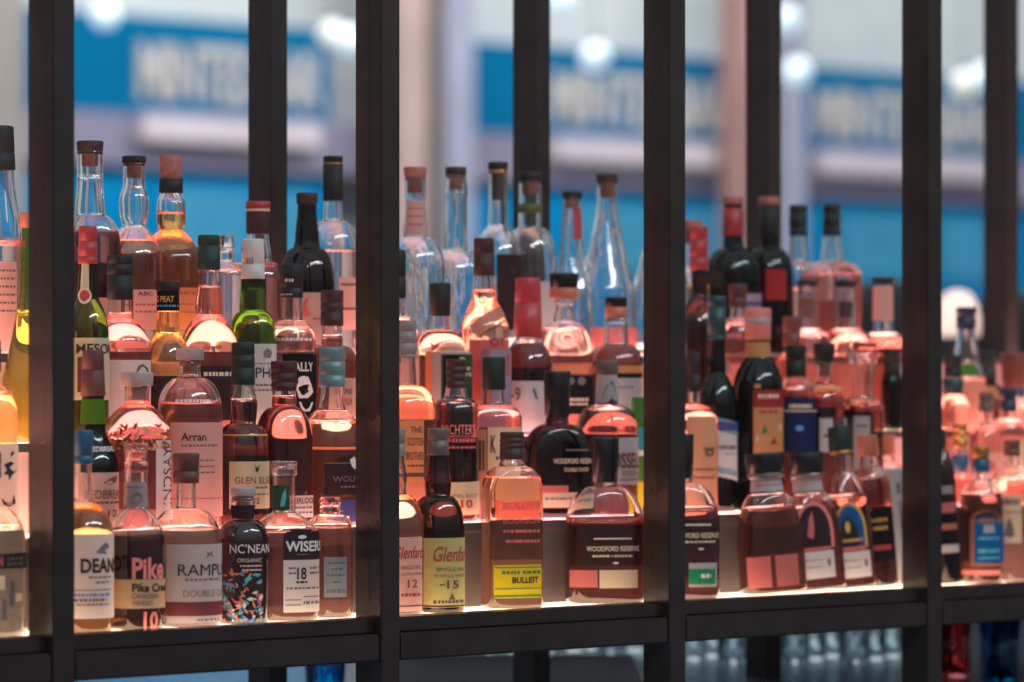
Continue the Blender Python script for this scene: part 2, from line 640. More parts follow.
            for j in range(nz + 1):
                z = za + (zb - za) * j / nz
                for i in range(nx + 1): V.append(self.surf(720 - hw * 2 + hw * 4 * i / nx, z, .0007))
            for j in range(nz):
                for i in range(nx):
                    a = j * (nx + 1) + i; Fc.append((a, a + nx + 1, a + nx + 2, a + 1))
            link('back_label', V, Fc, m, self.root); return
        elif kd == 'F':                    # a printed foliage pattern: x0 x1 y0 y1 count material seed
            _, x0, x1, y0, y1, cnt, m, seed = e
            rr = random.Random(seed); V = []; Fc = []
            for _i in range(cnt):
                x = rr.uniform(x0, x1); y = y1 - (y1 - y0) * rr.random() ** 1.5
                a = rr.uniform(0, 6.28); l = rr.uniform(1.6, 4.4); q = l * rr.uniform(.25, .5)
                ca, sa = math.cos(a), math.sin(a)
                pts = [(x + ca * u_ - sa * v_, y + sa * u_ + ca * v_) for u_, v_ in ((-l, 0), (-l * .3, -q), (l * .5, -q * .7), (l, 0), (l * .3, q), (-l * .5, q * .8))]
                a_, f_ = self.poly(pts, off + .0003 + .00002 * _i, flat_r); n = len(V); V += a_; Fc += [tuple(n + i for i in p_) for p_ in f_]
            nm = 'foliage_print'
        else:
            raise ValueError(kd)
        if not V: return
        link(nm, V, Fc, m, par, smooth=(kd in 'R'))

def carton(name, label, px, tier, w, d, y0, face, side, rot=42.5, dv=0.0, tilt=0.0, elems=(), zb=0.0):
    a_ = ADJ.get((px, tier), (0, 1)); dv += a_[0]; w *= a_[1]
    v = VROW[tier] + dv; P = loc(u_at(px, v), v, SHELF + RISE * tier + .0004)
    k = P.y / F; hgt = zpix(y0, P.y) - P.z
    a = math.radians(rot)
    root = empty(name, P, label, 'carton', 'spirit bottles on the lit tiers')
    root.rotation_euler = (Matrix.Rotation(math.radians(tilt), 4, 'Y') @ Matrix.Rotation(a, 4, 'Z')).to_euler()
    if tilt: root.location.z += abs(math.sin(math.radians(tilt))) * (w * math.cos(a) + d * math.sin(a)) * k * .51
    W, D = w * k, d * k
    MB().box(-W / 2, W / 2, -D / 2, D / 2, 0.0, hgt, .0012).build('carton_body', side, root)
    MB().box(-W / 2 + .001, W / 2 - .001, -D / 2 - .0006, -D / 2 - .0001, .002, hgt - .002).build('front_panel', face, root)
    MB().box(-W / 2 + .002, W / 2 - .002, -D / 2 + .002, D / 2 - .002, hgt + .0001, hgt + .0012).build('lid_flap', side, root)
    for i, (x0, x1, ya, yb, m, t) in enumerate(elems):          # fractions of the front
        X0_, X1_ = (x0 - .5) * W, (x1 - .5) * W; Za, Zb = hgt * (1 - ya), hgt * (1 - yb)
        yy = -D / 2 - .0012 - .0003 * i
        if t is None:
            MB().box(X0_, X1_, yy - .0001, yy + .0001, Zb, Za).build('print_or_glow_panel', m, root)
        elif t.startswith('|'):
            TV, TP, tw = text_mesh(t[1:], .02)
            link('lettering', [(X1_ + (X0_ - X1_) * q[1], yy - .0004, Zb + (Za - Zb) * q[0] / tw) for q in TV], TP, m, root, False)
        else:
            TV, TP, tw = text_mesh(t, .02)
            link('lettering', [(X0_ + (X1_ - X0_) * q[0] / tw, yy - .0004, Zb + (Za - Zb) * q[1]) for q in TV], TP, m, root, False)
    return root

# wax drips as a second piece of the cap
def drips(b, y0, y1, w0, w1):
    k = b.k; zz = b.zz; prof = []; n = 32
    V = []; Fc = []
    for j in range(7):
        q = j / 6
        for i in range(n):
            a = 2 * math.pi * i / n
            yb = y1 - 10 * (0.5 + .5 * math.cos(a * 5)) + 3 * math.sin(a * 3)
            y = y0 + (yb - y0) * q
            z = zz(y); r = max((w0 + (w1 - w0) * q) / 2 * k, b.rb(z)[0] + .0012 * (1.2 - q))
            V.append((r * math.cos(a), r * math.sin(a), z))
    for j in range(6):
        for i in range(n):
            a, c = j * n + i, j * n + (i + 1) % n
            Fc.append((a, a + n, c + n, c))
    link('wax_drips', V, Fc, 'c_wax', b.root)
# ---------------------------------------------------------------- material list
def C(r, g, b): return srgb(r, g, b)
glass('g_clear', (.98, .985, .98), wave=.07); glass('g_pink', (.98, .90, .88), wave=.07); glass('g_crystal', (.97, .98, .98), wave=.2, scale=34)
glass('g_green', (.34, .58, .10), wave=.05); glass('g_moss', (.30, .40, .10), wave=.05); glass('g_dgreen', (.06, .16, .07), wave=.05); glass('g_olive', (.75, .80, .42), wave=.25)
glass('g_brown', (.30, .12, .06), wave=.05); glass('g_black', (.02, .03, .028), wave=.08); glass('g_smoke', (.45, .30, .27), wave=.06)
liquid('l_pink', (1, .86, .82), (.95, .60, .54), .12)
liquid('l_clear', (1, .97, .92), (.9, .85, .75), .06)
liquid('l_rose', (.95, .72, .68), (.88, .46, .42), .13)
liquid('l_amber', (1, .78, .64), (.92, .50, .38), .07)
liquid('l_orange', (1, .74, .44), (1, .54, .24), .08)
liquid('l_gold', (1, .92, .60), (1, .80, .44), .09)
liquid('l_red', (.70, .38, .34), (.55, .18, .15), .07)
liquid('l_dark', (.46, .27, .24), (.30, .12, .10), .06)
liquid('l_black', (.20, .12, .11), (.09, .05, .04), .06)
liquid('l_green', (.86, .92, .36), (.70, .66, .15), .08)
principled('c_black', C(30, 26, 26), .62); principled('c_gloss', C(26, 24, 26), .25)
principled('c_brown', C(66, 36, 31), .6); principled('c_maroon', C(98, 50, 48), .58); principled('c_dred', C(72, 31, 31), .58)
principled('c_red', C(176, 52, 56), .42); principled('c_wax', C(190, 62, 66), .35)
principled('c_green', C(26, 54, 46), .58); principled('c_dgreen', C(22, 38, 33), .58)
principled('c_cork', C(168, 92, 66), .8, noise=.3, scale=300); principled('c_wood', C(176, 106, 92), .6, noise=.25, scale=120)
principled('c_lilac', C(176, 150, 152), .4); principled('c_teal', C(112, 142, 146), .38, .2); principled('c_tealdark', C(30, 62, 70), .4)
principled('c_white', C(214, 206, 202), .45); principled('c_gold', C(196, 140, 74), .3, .7); principled('c_navy', C(30, 40, 70), .4)
principled('c_blue', C(34, 84, 120), .4); principled('c_grey', C(140, 128, 124), .45); principled('c_olive', C(92, 98, 36), .5)
principled('c_cream', C(226, 196, 160), .5); principled('c_taupe', C(104, 86, 82), .4); principled('c_orange', C(206, 112, 84), .45)
principled('c_redbrown', C(120, 60, 52), .45)
principled('c_rosy', C(226, 124, 112), .4); glass('c_clear', (.96, .92, .92), 1.46, .05); glass('c_pinkclear', (.98, .78, .74), 1.46, .08)
paper('p_white', C(236, 228, 224)); paper('p_cream', C(240, 220, 184)); paper('p_pink', C(240, 186, 172)); paper('p_yellow', C(222, 206, 40))
paper('p_ycream', C(228, 210, 134)); paper('p_grey', C(176, 164, 164)); paper('p_lgrey', C(205, 196, 196)); paper('p_dark', C(58, 44, 46), .1)
paper('p_black', C(32, 28, 30), .05); paper('p_blue', C(150, 176, 186)); paper('p_navy', C(34, 46, 84), .1); paper('p_royal', C(30, 96, 160), .2)
paper('p_purple', C(84, 84, 150), .2); paper('p_red', C(168, 56, 52), .2); paper('p_green', C(46, 150, 96), .25); paper('p_tan', C(216, 160, 124), .3)
paper('p_orange', C(240, 164, 110), .4); paper('p_lilac', C(190, 166, 190)); paper('p_dgreen', C(52, 84, 60), .1); paper('p_copper', C(166, 104, 76), .1)
paper('p_teal', C(70, 170, 176), .3); paper('p_lime', C(84, 140, 62), .3); paper('p_green_glow', C(92, 130, 40), .3); paper('p_rose', C(216, 120, 116), .35); paper('p_maroon', C(120, 62, 66), .15)
paper('p_amber', C(240, 196, 150), .4)
for n, c in dict(i_black=(30, 26, 28), i_grey=(120, 104, 106), i_red=(176, 56, 58), i_pink=(240, 130, 120), i_white=(226, 218, 214), i_cream=(224, 196, 170),
                 i_teal=(84, 176, 180), i_gold=(214, 162, 74), i_brown=(104, 66, 56), i_blue=(84, 140, 200), i_rose=(206, 90, 92), i_green=(60, 110, 66), i_yellow=(226, 196, 60), i_orange=(224, 130, 70)).items():
    principled(n, C(*c), .6, noise=0)
# ================================================================ THE BOTTLES
B = Bottle
WB = 'whisky_bottle'
FL = (3.2, .58)     # flat flask section
SQ = (5.0, .95)     # squared section
# ---------------------------------------------------------------- lowest tread, left of the first bar
B('gin_bottle', 'clear bottle with a black band printed pink, at the left edge of the lowest tread', -12, 0, [(468, 20), (506, 22)], 548, 78, (452, 478, 26, 26, 'c_black', {}),
  fill=530, gl='g_clear', liq='l_clear', kind='round', heel=.2,
  elems=[('R', 0, 27, 552, 567, 'i_black'), ('T', 'N', 1, 7, 555, 564, 'i_rose', .04), ('S', 11, 24, 556, 559, 'i_grey'), ('S', 11, 24, 561, 564, 'i_grey'),
         ('R', 2, 9, 574, 588, 'p_cream'), ('R', 13, 17, 580, 604, 'i_grey'), ('R', 6, 10, 598, 618, 'i_grey'), ('R', 18, 23, 592, 600, 'p_cream')])
# ---------------------------------------------------------------- lowest tread, first panel
B(WB, 'blue-capped bottle with a pale label, right beside the first bar on the lowest tread', 83, 0, [(434, 17), (464, 17), (500, 19)], 533, 61, (430, 464, 20, 20, 'c_blue', {'at': (.75,)}),
  fill=508, liq='l_orange', kind='mix',
  elems=[('K', 536, 590, 'p_dark', 58), ('L', 70, None, 533, 617, 'p_white'), ('P', [(98, 552), (103, 545), (107, 541), (110, 546), (106, 550), (108, 553)], 'i_grey'),
         ('T', 'DEANSTON', 84, (.78,), 557, 571, 'i_black', .03), ('S', 92, 111, 575, 577, 'i_grey'), ('S', 98, 111, 580, 582, 'i_grey'), ('R', 70, 111, 588, 589, 'i_grey'),
         ('S', 78, 110, 592, 595, 'i_blue'), ('S', 78, 108, 597, 600, 'i_grey'), ('S', 80, 110, 602, 604, 'i_grey')])
B(WB, 'dark bottle with large red lettering above a pale band, near the first bar', 136, 0, [(446, 22), (474, 22), (508, 24)], 540, 62, (443, 472, 24, 24, 'c_pinkclear', {'at': (.6,)}),
  fill=535, liq='l_dark', kind='mix', wb=60,
  elems=[('L', 121, 147, 482, 507, 'p_grey'), ('S', 127, 144, 486, 488, 'i_grey'), ('D', 138, 498, 5, 6, 'i_grey'), ('N',),
         ('T', 'Pike', 135, (.74,), 556, 577, 'i_pink', .03), ('L', 108, 167, 578, 607, 'p_amber'), ('T', 'Pike Creek', 135, 166, 582, 590, 'i_black', .03),
         ('T', 'CANADIAN', 135, 159, 592, 597, 'i_grey', .02), ('T', 'WHISKY', 135, 155, 599, 604, 'i_grey', .02), ('N',), ('T', '10', 146, (.8,), 610, 627, 'i_pink', .03)])
B(WB, 'clear bottle with maroon cap and wide silver label on the lowest tread', 186, 0, [(455, 20), (484, 20), (508, 21)], 541, 71, (453, 483, 27, 26, 'c_maroon', {'at': (.6,)}),
  fill=530, liq='l_pink', kind='round', elems=[('K', 546, 612, 'p_dark', 58), ('L', 169, None, 543, 625, 'p_lgrey'), ('P', [(208, 550), (211, 552), (214, 549), (213, 553), (215, 556), (211, 554), (208, 557), (209, 553)], 'i_grey'),
  ('T', 'RAMPUR', 181, (1.05,), 562, 574, 'i_black', .0), ('S', 188, 219, 577, 579, 'i_grey'), ('T', 'DOUBLE CASK', 186, (.95,), 588, 595, 'i_grey'), ('R', 169, None, 600, 614, 'p_maroon'), ('S', 200, 219, 617, 619, 'i_grey')])
B(WB, 'dark bottle painted with teal foliage under the pale word ORGANIC, lowest tread', 243, 0, [(496, 22), (503, 24), (519, 21)], 542, 52, (487, 496, 25, 25, 'c_lilac', {'groove': False}),
  fill=520, liq='l_dark', kind='round', cork=(497, 508, 15, 'c_cork'),
  elems=[('R', 232, 254, 505, 519, 'p_dark'), ('N',), ('T', "NC'NEAN", 232, (.86,), 543, 552, 'i_white'), ('T', 'ORGANIC', 239, 262, 557, 561, 'i_cream'), ('S', 242, 262, 564, 565.5, 'i_cream'), ('S', 244, 262, 568, 569.5, 'i_cream'), ('F', 221, 262, 572, 626, 46, 'i_teal', 3), ('F', 221, 262, 590, 626, 26, 'i_white', 5), ('F', 225, 262, 570, 622, 24, 'i_orange', 8), ('F', 225, 262, 565, 620, 22, 'i_blue', 9),
   ('F', 232, 262, 568, 610, 20, 'i_rose', 12), ('P', [(222, 586), (228, 594), (234, 604), (236, 610), (228, 604), (222, 597)], 'i_teal')])
B(WB, 'squat clear bottle with an arched black label over a white one marked 18', 284, 0, [(463, 22), (476, 22), (512, 23)], 536, 78, (461, 475, 27, 26, 'c_clear', {'groove': False}),
  fill=532, liq='l_rose', kind='mix', cork=(476, 486, 17, 'c_cork'), shape=(2.6, .8), rot=24,
  elems=[('K', 548, 606, 'p_dark', 58), ('L', 267, 290, 485, 510, 'p_dgreen'), ('P', [(281, 506), (283, 494), (286, 488), (287, 496), (285, 506)], 'i_teal'), ('N',),
         ('L', 285, 320, 533, 558, 'p_dark'), ('R', 288, 318, 530.5, 533.5, 'p_dark'), ('R', 292, 312, 528.5, 531, 'p_dark'), ('T', 'WISERS', 287, 319, 540, 550, 'i_white', .03), ('D', 303, 536, 4, 2, 'i_white'), ('S', 298, 308, 553, 554, 'i_grey'), ('N',),
         ('L', 285, 320, 559, 611, 'p_white'), ('T', '18', 298, 307, 566, 578, 'i_black', .02), ('S', 290, 297, 566, 568, 'i_grey'), ('S', 290, 297, 571, 573, 'i_grey'), ('S', 310, 318, 566, 568, 'i_grey'), ('S', 310, 318, 571, 573, 'i_grey'),
         ('S', 297, 309, 580, 582, 'i_black'), ('S', 288, 318, 586, 588, 'i_grey'), ('R', 287, 302, 598, 599, 'i_grey'), ('R', 287, 302, 603, 604, 'i_grey'), ('R', 304, 318, 595, 596, 'i_grey'), ('S', 304, 318, 600, 603, 'i_grey')])
B(WB, 'pink bottle with a small light-blue label, last before the second bar', 330, 0, [(500, 19), (514, 20)], 534, 46, (496, 512, 21, 21, 'c_pinkclear', {}),
  fill=528, liq='l_rose', kind='round', elems=[('K', 546, 600, 'p_dark', 58), ('L', 325, 347, 556, 596, 'p_blue'), ('S', 329, 346, 561, 563, 'i_grey'), ('S', 333, 343, 567, 569, 'i_grey'), ('S', 328, 345, 573, 575, 'i_grey'), ('S', 334, 342, 580, 582, 'i_grey'), ('S', 328, 346, 588, 592, 'i_grey')])
# ---------------------------------------------------------------- lowest tread, second panel
B(WB, 'bottle with a pink label marked 12, half hidden by the second bar', 395, 0, [(430, 18), (458, 19), (478, 24), (494, 23)], 531, 58, (428, 456, 21, 21, 'c_grey', {}),
  fill=500, liq='l_amber', kind='round', elems=[('L', 400, 422, 536, 611, 'p_pink'), ('T', '~Glenfarclas', 394, (.6,), 545, 557, 'i_red', .01), ('T', 'SINGLE MALT', 402, 421, 564, 568, 'i_brown'), ('T', 'SCOTCH WHISKY', 402, 421, 571, 574, 'i_brown'),
   ('T', '12', 408, 417, 578, 586, 'i_red', .02), ('S', 402, 421, 592, 595, 'i_red'), ('R', 400, 422, 604, 605, 'i_black')])
B(WB, 'dark bottle with a bulbed neck and a cream-yellow label marked 15', 438, 0, [(430, 18), (458, 20), (470, 22), (484, 27), (496, 25)], 532, 53, (428, 455, 21, 22, 'c_taupe', {'at': (.45,)}),
  fill=474, liq='l_dark', gl='g_smoke', kind='round', elems=[('L', 424, None, 537, 606, 'p_ycream'), ('T', '~Glenfarclas', 433, (.66,), 545, 560, 'i_red', .01), ('T', 'SINGLE MALT', 437, 464, 566, 570, 'i_brown'), ('T', 'SCOTCH WHISKY', 435, 464, 573, 576, 'i_brown'),
   ('R', 440, 445, 583, 584, 'i_brown'), ('T', '15', 447, 458, 579, 587, 'i_brown', .02), ('P', [(449, 598), (452, 592), (455, 598)], 'i_brown'), ('S', 434, 463, 599, 602, 'i_brown'), ('R', 424, None, 604, 605.5, 'i_black')])
B(WB, 'square-shouldered embossed bottle with a bright yellow-green label on the lowest tread', 512, 0, [(434, 20), (458, 22), (466, 27)], 492, 62, (432, 459, 24, 25, 'c_brown', {'at': (.2, .4, .6)}),
  fill=478, liq='l_amber', kind='round', shape=(4.2, .62), rot=24, elems=[('K', 520, 560, 'p_dark', 58), ('L', 494, 541, 564, 597, 'p_yellow'), ('R', 495, 541, 566, 567, 'i_green'), ('S', 502, 540, 570, 573, 'i_green'), ('T', 'BULLEIT', 512, 538, 576, 582, 'i_black', .03), ('R', 495, 541, 587, 588, 'i_green'), ('R', 494, 541, 594, 596, 'p_lime'), ('N',),
   ('T', 'BULLEIT', 503, 539, 502, 509, 'i_rose', .01), ('T', 'BOURBON', 503, 539, 516, 523, 'i_rose'), ('S', 503, 539, 529, 532, 'i_rose'), ('S', 506, 539, 539, 542, 'i_rose')])
B('flask_bottle', 'broad dark red flask with a blank white strip low down, left of the third bar', 605, 0, [(440, 22), (470, 23), (486, 25)], 530, 81, (437, 482, 28, 26, 'c_gloss', {'groove': False}),
  fill=522, liq='l_red', gl='g_clear', kind='round', shape=FL, rot=10, heel=.16, elems=[('K', 526, 566, 'p_dark', 58), ('L', 595, 612, 446, 476, 'p_rose'), ('R', 604, 611, 462, 474, 'p_lgrey'), ('N',), ('L', 599, 637, 569, 587, 'p_cream'), ('N',), ('T', 'WOODFORD RESERVE', 586, 638, 545, 550, 'i_cream', .02), ('S', 592, 632, 554, 556, 'i_cream'), ('R', 593, 631, 537, 538.5, 'i_cream'), ('D', 615, 562, 3, 1.2, 'i_cream'), ('R', 570, 597, 569, 586, 'p_rose')])  # the rose panel beside the strip paints the pink glow low in the flask
# ---------------------------------------------------------------- lowest tread, third panel
B('flask_bottle', 'broad dark red flask with a small green label, cut by the third bar', 680, 0, [(436, 22), (466, 23), (482, 25)], 524, 79, (434, 478, 28, 26, 'c_gloss', {'groove': False}),
  fill=512, liq='l_red', kind='round', shape=FL, rot=10, heel=.16, elems=[('K', 520, 580, 'p_dark', 58), ('L', 688, 716, 562, 586, 'p_lgrey'), ('R', 688, 714, 568, 583, 'p_green'), ('S', 700, 710, 573, 577, 'i_white'), ('N',), ('T', 'WOODFORD RESERVE', 666, 717, 532, 537, 'i_cream', .02), ('S', 670, 714, 540, 542, 'i_cream'), ('R', 676, 710, 523, 525, 'i_cream'), ('D', 700, 548, 3, 1.2, 'i_cream')])
TB = 'leaning_bottle'
B(TB, 'dark leaning flask without a label, leftmost of the leaning flasks on the lowest tread', 774, 0, [(460, 26), (477, 28), (495, 32)], 556, 68, (455, 476, 40, 37, 'c_gloss', {'groove': False, 'rings': ((475, 480, 38, 'c_clear'),)}),
  fill=512, liq='l_red', kind='round', shape=FL, rot=28, tilt=-4, elems=[('K', 530, 556, 'p_dark', 58), ('R', 754, 760, 460, 472, 'p_cream'), ('R', 766, 787, 461, 471, 'i_black'), ('N',), ('R', 757, 789, 481, 493, 'p_lgrey'), ('S', 762, 786, 486, 487.5, 'i_red'), ('N',), ('R', 748, 771, 557, 588, 'p_rose'), ('R', 776, 799, 557, 588, 'p_rose')])  # the two rose panels paint the pink glow at the flask's foot
B(TB, 'leaning flask with a blank white label and dark panel, second of the leaning flasks', 817, 0, [(460, 26), (477, 28), (495, 30)], 556, 60, (455, 476, 38, 36, 'c_gloss', {'groove': False, 'rings': ((475, 480, 37, 'c_clear'),)}), dv=.0,
  fill=512, liq='l_red', kind='round', shape=FL, rot=30, tilt=-5, elems=[('R', 797, 830, 481, 493, 'p_lgrey'), ('R', 790, 797, 479, 491, 'p_royal'), ('N',), ('L', 800, 836, 553, 580, 'p_white'), ('S', 804, 824, 561, 562, 'i_grey'), ('S', 804, 824, 568, 569, 'i_grey'), ('D', 830, 565, 1.6, 4.5, 'i_grey'), ('N',), ('P', [(799, 550), (799.0, 532.1), (800.4, 521.0), (804.6, 511.5), (810.7, 505.2), (818.0, 503.0), (825.3, 505.2), (831.4, 511.5), (835.6, 521.0), (837.0, 532.1), (837, 550)], 'i_pink'), ('N',), ('N',), ('R', 806, 808, 560, 561, 'i_grey'), ('P', [(802, 549), (802.0, 533.0), (803.2, 523.1), (806.7, 514.6), (811.9, 509.0), (818.0, 507.0), (824.1, 509.0), (829.3, 514.6), (832.8, 523.1), (834.0, 533.0), (834, 549)], 'p_dark'), ('P', [(810, 538), (813, 520), (817, 512), (818, 530), (816, 540)], 'i_rose'), ('R', 802, 833, 549, 552, 'i_rose')])
B(TB, 'leaning flask with a blue panel above its white label, its black capsule tipped left', 853, 0, [(432, 18), (456, 20), (474, 21)], 520, 50, (428, 456, 23, 25, 'c_dgreen', {'groove': False, 'rings': ((452, 455, 26, 'c_gold'),)}), dv=.0,
  fill=500, liq='l_red', kind='mix', shape=(2.6, .7), rot=32, tilt=-5, cork=(418, 440, 12, 'c_maroon'), elems=[('L', 840, 872, 553, 579, 'p_white'), ('S', 844, 862, 561, 562, 'i_grey'), ('S', 844, 862, 568, 569, 'i_grey'), ('D', 867, 565, 1.6, 4, 'i_grey'), ('N',), ('P', [(838, 549), (838.0, 531.5), (839.2, 520.6), (842.7, 511.4), (847.9, 505.2), (854.0, 503.0), (860.1, 505.2), (865.3, 511.4), (868.8, 520.6), (870.0, 531.5), (870, 549)], 'i_gold'), ('N',), ('R', 846, 848, 560, 561, 'i_grey'), ('P', [(840.5, 548), (840.5, 532.4), (841.5, 522.7), (844.5, 514.4), (848.8, 508.9), (854.0, 507.0), (859.2, 508.9), (863.5, 514.4), (866.5, 522.7), (867.5, 532.4), (867.5, 548)], 'p_royal'), ('D', 851, 528, 2.6, 6, 'i_gold'), ('R', 840, 868, 548, 552, 'i_rose'), ('S', 842, 866, 540, 543, 'i_gold')])
B(TB, 'leaning bottle with a black and yellow printed front, rightmost of the leaning bottles', 880, 0, [(438, 16), (456, 17), (468, 20)], 494, 38, (436, 457, 20, 21, 'c_orange', {'groove': False}), dv=.01,
  fill=480, liq='l_dark', kind='round', rot=40, tilt=-5, elems=[('L', 866, 897, 508, 561, 'p_black'), ('P', [(866, 512), (872, 507), (877, 510), (871, 518), (867, 528)], 'i_yellow'), ('P', [(866, 540), (869, 544), (867, 552)], 'i_yellow'), ('S', 872, 891, 519, 523, 'i_gold'), ('S', 877, 891, 527, 531, 'i_gold'), ('R', 876, 893, 546, 551, 'i_red')])
# tall narrow carton
carton('bottle_carton', 'tall narrow off-white carton tilted beside the fourth bar on the lowest tread', 899, 0, 22, 22, 470, 'p_lgrey', 'p_white', tilt=-5, dv=.03,
       elems=((.3, .6, .12, .22, 'i_grey', None), (.38, .52, .28, .6, 'i_grey', None)))
# ---------------------------------------------------------------- lowest tread, last panel
B(TB, 'slim black leaning bottle with coloured stripes, first right of the fourth bar', 950, 0, [(436, 10), (450, 11)], 476, 25, (430, 446, 13, 13, 'c_black', {'groove': False}),
  fill=465, liq='l_black', gl='g_smoke', kind='mix', tilt=-4, elems=[('R', 938, 958, 486, 494, 'p_grey'), ('R', 939, 959, 503, 513, 'p_rose'), ('R', 940, 960, 524, 530, 'p_copper'), ('R', 940, 960, 545, 553, 'p_lgrey')])
B(WB, 'bottle with a blue arched label edged in copper, right panel on the lowest tread', 981, 0, [(458, 14), (472, 15), (482, 20)], 506, 44, (446, 458, 17, 17, 'c_gold', {'groove': False, 'rings': ((459, 472, 18, 'c_blue'),)}),
  fill=495, liq='l_red', kind='round', rot=36, elems=[('K', 512, 562, 'p_dark', 58), ('D', 984, 518, 15, 9, 'p_copper'), ('L', 968, None, 518, 566, 'p_copper'), ('R', 972, None, 522, 562, 'p_royal'), ('D', 984, 521, 11, 6, 'p_royal'), ('R', 981, 992, 524, 532, 'p_lgrey'), ('S', 976, 997, 536, 539, 'i_teal'), ('S', 976, 997, 548, 552, 'i_teal'), ('S', 976, 997, 556, 558, 'i_teal'), ('N',), ('R', 962, 998, 569, 574, 'i_pink')])
B(WB, 'pink bottle with a pale square grey-emblem label, at the right edge, lowest tread', 1012, 0, [(452, 14), (466, 16)], 492, 44, (440, 456, 17, 17, 'c_redbrown', {}),
  fill=480, liq='l_rose', kind='round', rot=24, elems=[('L', 993, 1019, 494, 542, 'p_cream'), ('S', 997, 1017, 498, 504, 'i_grey'), ('R', 993, 1019, 511, 512, 'i_grey'), ('P', [(1002, 535), (1004, 524), (1007, 517), (1010, 524), (1012, 534), (1008, 537)], 'i_grey')])

# ================================================================ second tread
B(WB, 'orange bottle with brush calligraphy on a white label, left edge on the second tread', -10, 1, [(352, 17), (384, 19)], 420, 56, (340, 372, 22, 22, 'c_black', {}), fill=396, liq='l_orange', kind='round',
  elems=[('L', -30, 18, 443, 522, 'p_white'), ('P', [(6, 464), (12, 461), (15, 463), (11, 467), (14, 471), (17, 470), (13, 475), (11, 480), (10, 474), (6, 474), (9, 469)], 'i_black'), ('P', [(12, 453), (14, 450), (15, 453), (12, 457)], 'i_black'),
         ('P', [(4, 497), (8, 502), (13, 502), (15, 494), (16, 503), (11, 506), (6, 504)], 'i_black'), ('P', [(-2, 464), (3, 464), (3, 474), (-2, 474)], 'i_black'), ('S', 0, 14, 512, 514, 'i_grey')])
B(WB, 'dark green bottle with red-brown capsule and white arched words, beside the first bar', 93, 1, [(352, 18), (396, 22), (428, 25)], 468, 58, (350, 396, 21, 25, 'c_maroon', {'at': (.43,)}), fill=420, gl='g_dgreen', liq='l_black', kind='s',
  elems=[('R', 79, 106, 399, 424, 'p_green_glow'), ('N',), ('T', 'REDBREAST', 91, 118, 446, 451, 'i_white', .02), ('L', 72, None, 472, 525, 'p_pink'), ('P', [(105, 483), (111, 478), (117, 475), (116, 482), (112, 484)], 'i_brown'), ('T', 'EDBREAST', 93, (.8,), 489, 498, 'i_brown', .0), ('S', 95, 120, 501, 503, 'i_brown'), ('T', '12', 109, 117, 509, 516, 'i_brown', .02)])  # the green neck band paints the yellow-green glow in the neck glass
B(WB, 'pink bottle with gilt flowers round its shoulder and lettering running upwards', 137, 1, [(374, 26), (388, 25), (398, 24), (404, 26)], 432, 68, (372, 386, 33, 32, 'c_lilac', {'groove': False}), fill=404, liq='l_rose', gl='g_pink', kind='mix', cork=(387, 400, 18, 'c_lilac'),
  elems=[('K', 440, 510, 'p_dark', 58), ('L', 158, None, 440, 520, 'p_white'), ('TV', 'LINDSAY', 164, 171, 512, 446, 'i_black', .0), ('N',), ('F', 106, 168, 424, 450, 26, 'i_gold', 21), ('F', 128, 168, 424, 448, 16, 'i_brown', 22), ('F', 106, 140, 426, 450, 20, 'i_red', 23), ('F', 108, 166, 424, 448, 20, 'i_pink', 24)])
B(WB, 'pink round-shouldered bottle with a tall pale pink label and lilac stopper, second tread', 190, 1, [(361, 21), (374, 21), (378, 25)], 412, 66, (348, 360, 28, 28, 'c_lilac', {'groove': False}), fill=404, liq='l_rose', kind='round', cork=(361, 374, 16, 'c_cork'),
  elems=[('K', 404, 500, 'p_dark', 58), ('L', 173, None, 422, 516, 'p_pink'), ('T', 'Arran', 184, (.95,), 432, 440, 'i_black', .01), ('S', 184, 218, 444, 446, 'i_grey'), ('S', 190, 216, 459, 460.5, 'i_grey'), ('S', 194, 216, 465, 466.5, 'i_grey'), ('S', 192, 216, 471, 472.5, 'i_grey'), ('R', 174, None, 497, 498, 'i_rose'), ('N',), ('S', 178, 212, 399, 402, 'i_white')])
B(WB, 'dark green capped dark bottle with a cream label marked 12, second tread', 243, 1, [(344, 20), (386, 22), (404, 29), (424, 26)], 450, 52, (342, 385, 23, 24, 'c_dgreen', {'at': (.3, .6)}), fill=402, liq='l_dark', kind='round',
  elems=[('K', 456, 515, 'p_dark', 58), ('L', 231, None, 461, 508, 'p_cream'), ('T', 'GLEN ELGIN', 237, (.9,), 476, 483, 'i_brown', .0), ('P', [(256, 464), (258, 468), (260, 464), (259, 471), (257, 471)], 'i_black'), ('S', 243, 268, 486, 488, 'i_grey'), ('S', 243, 268, 493, 494.5, 'i_grey'), ('T', '12', 255, 260, 497, 503, 'i_brown', .02), ('R', 222, 268, 434, 435.5, 'i_gold')])
B(WB, 'squared bottle with dark red cap and a small low white label, second tread', 284, 1, [(363, 22), (392, 24), (407, 25)], 440, 58, (361, 391, 27, 25, 'c_dred', {'at': (.4, .7)}), fill=398, liq='l_red', kind='round', shape=(3, .9), rot=36,
  elems=[('K', 440, 515, 'p_dark', 58), ('L', 290, 313, 495, 517, 'p_white'), ('T', 'HEIRLOOM', 290, (.85,), 497, 503, 'i_brown', .02), ('S', 296, 312, 506, 508, 'i_grey'), ('S', 292, 312, 511, 513, 'i_grey')])
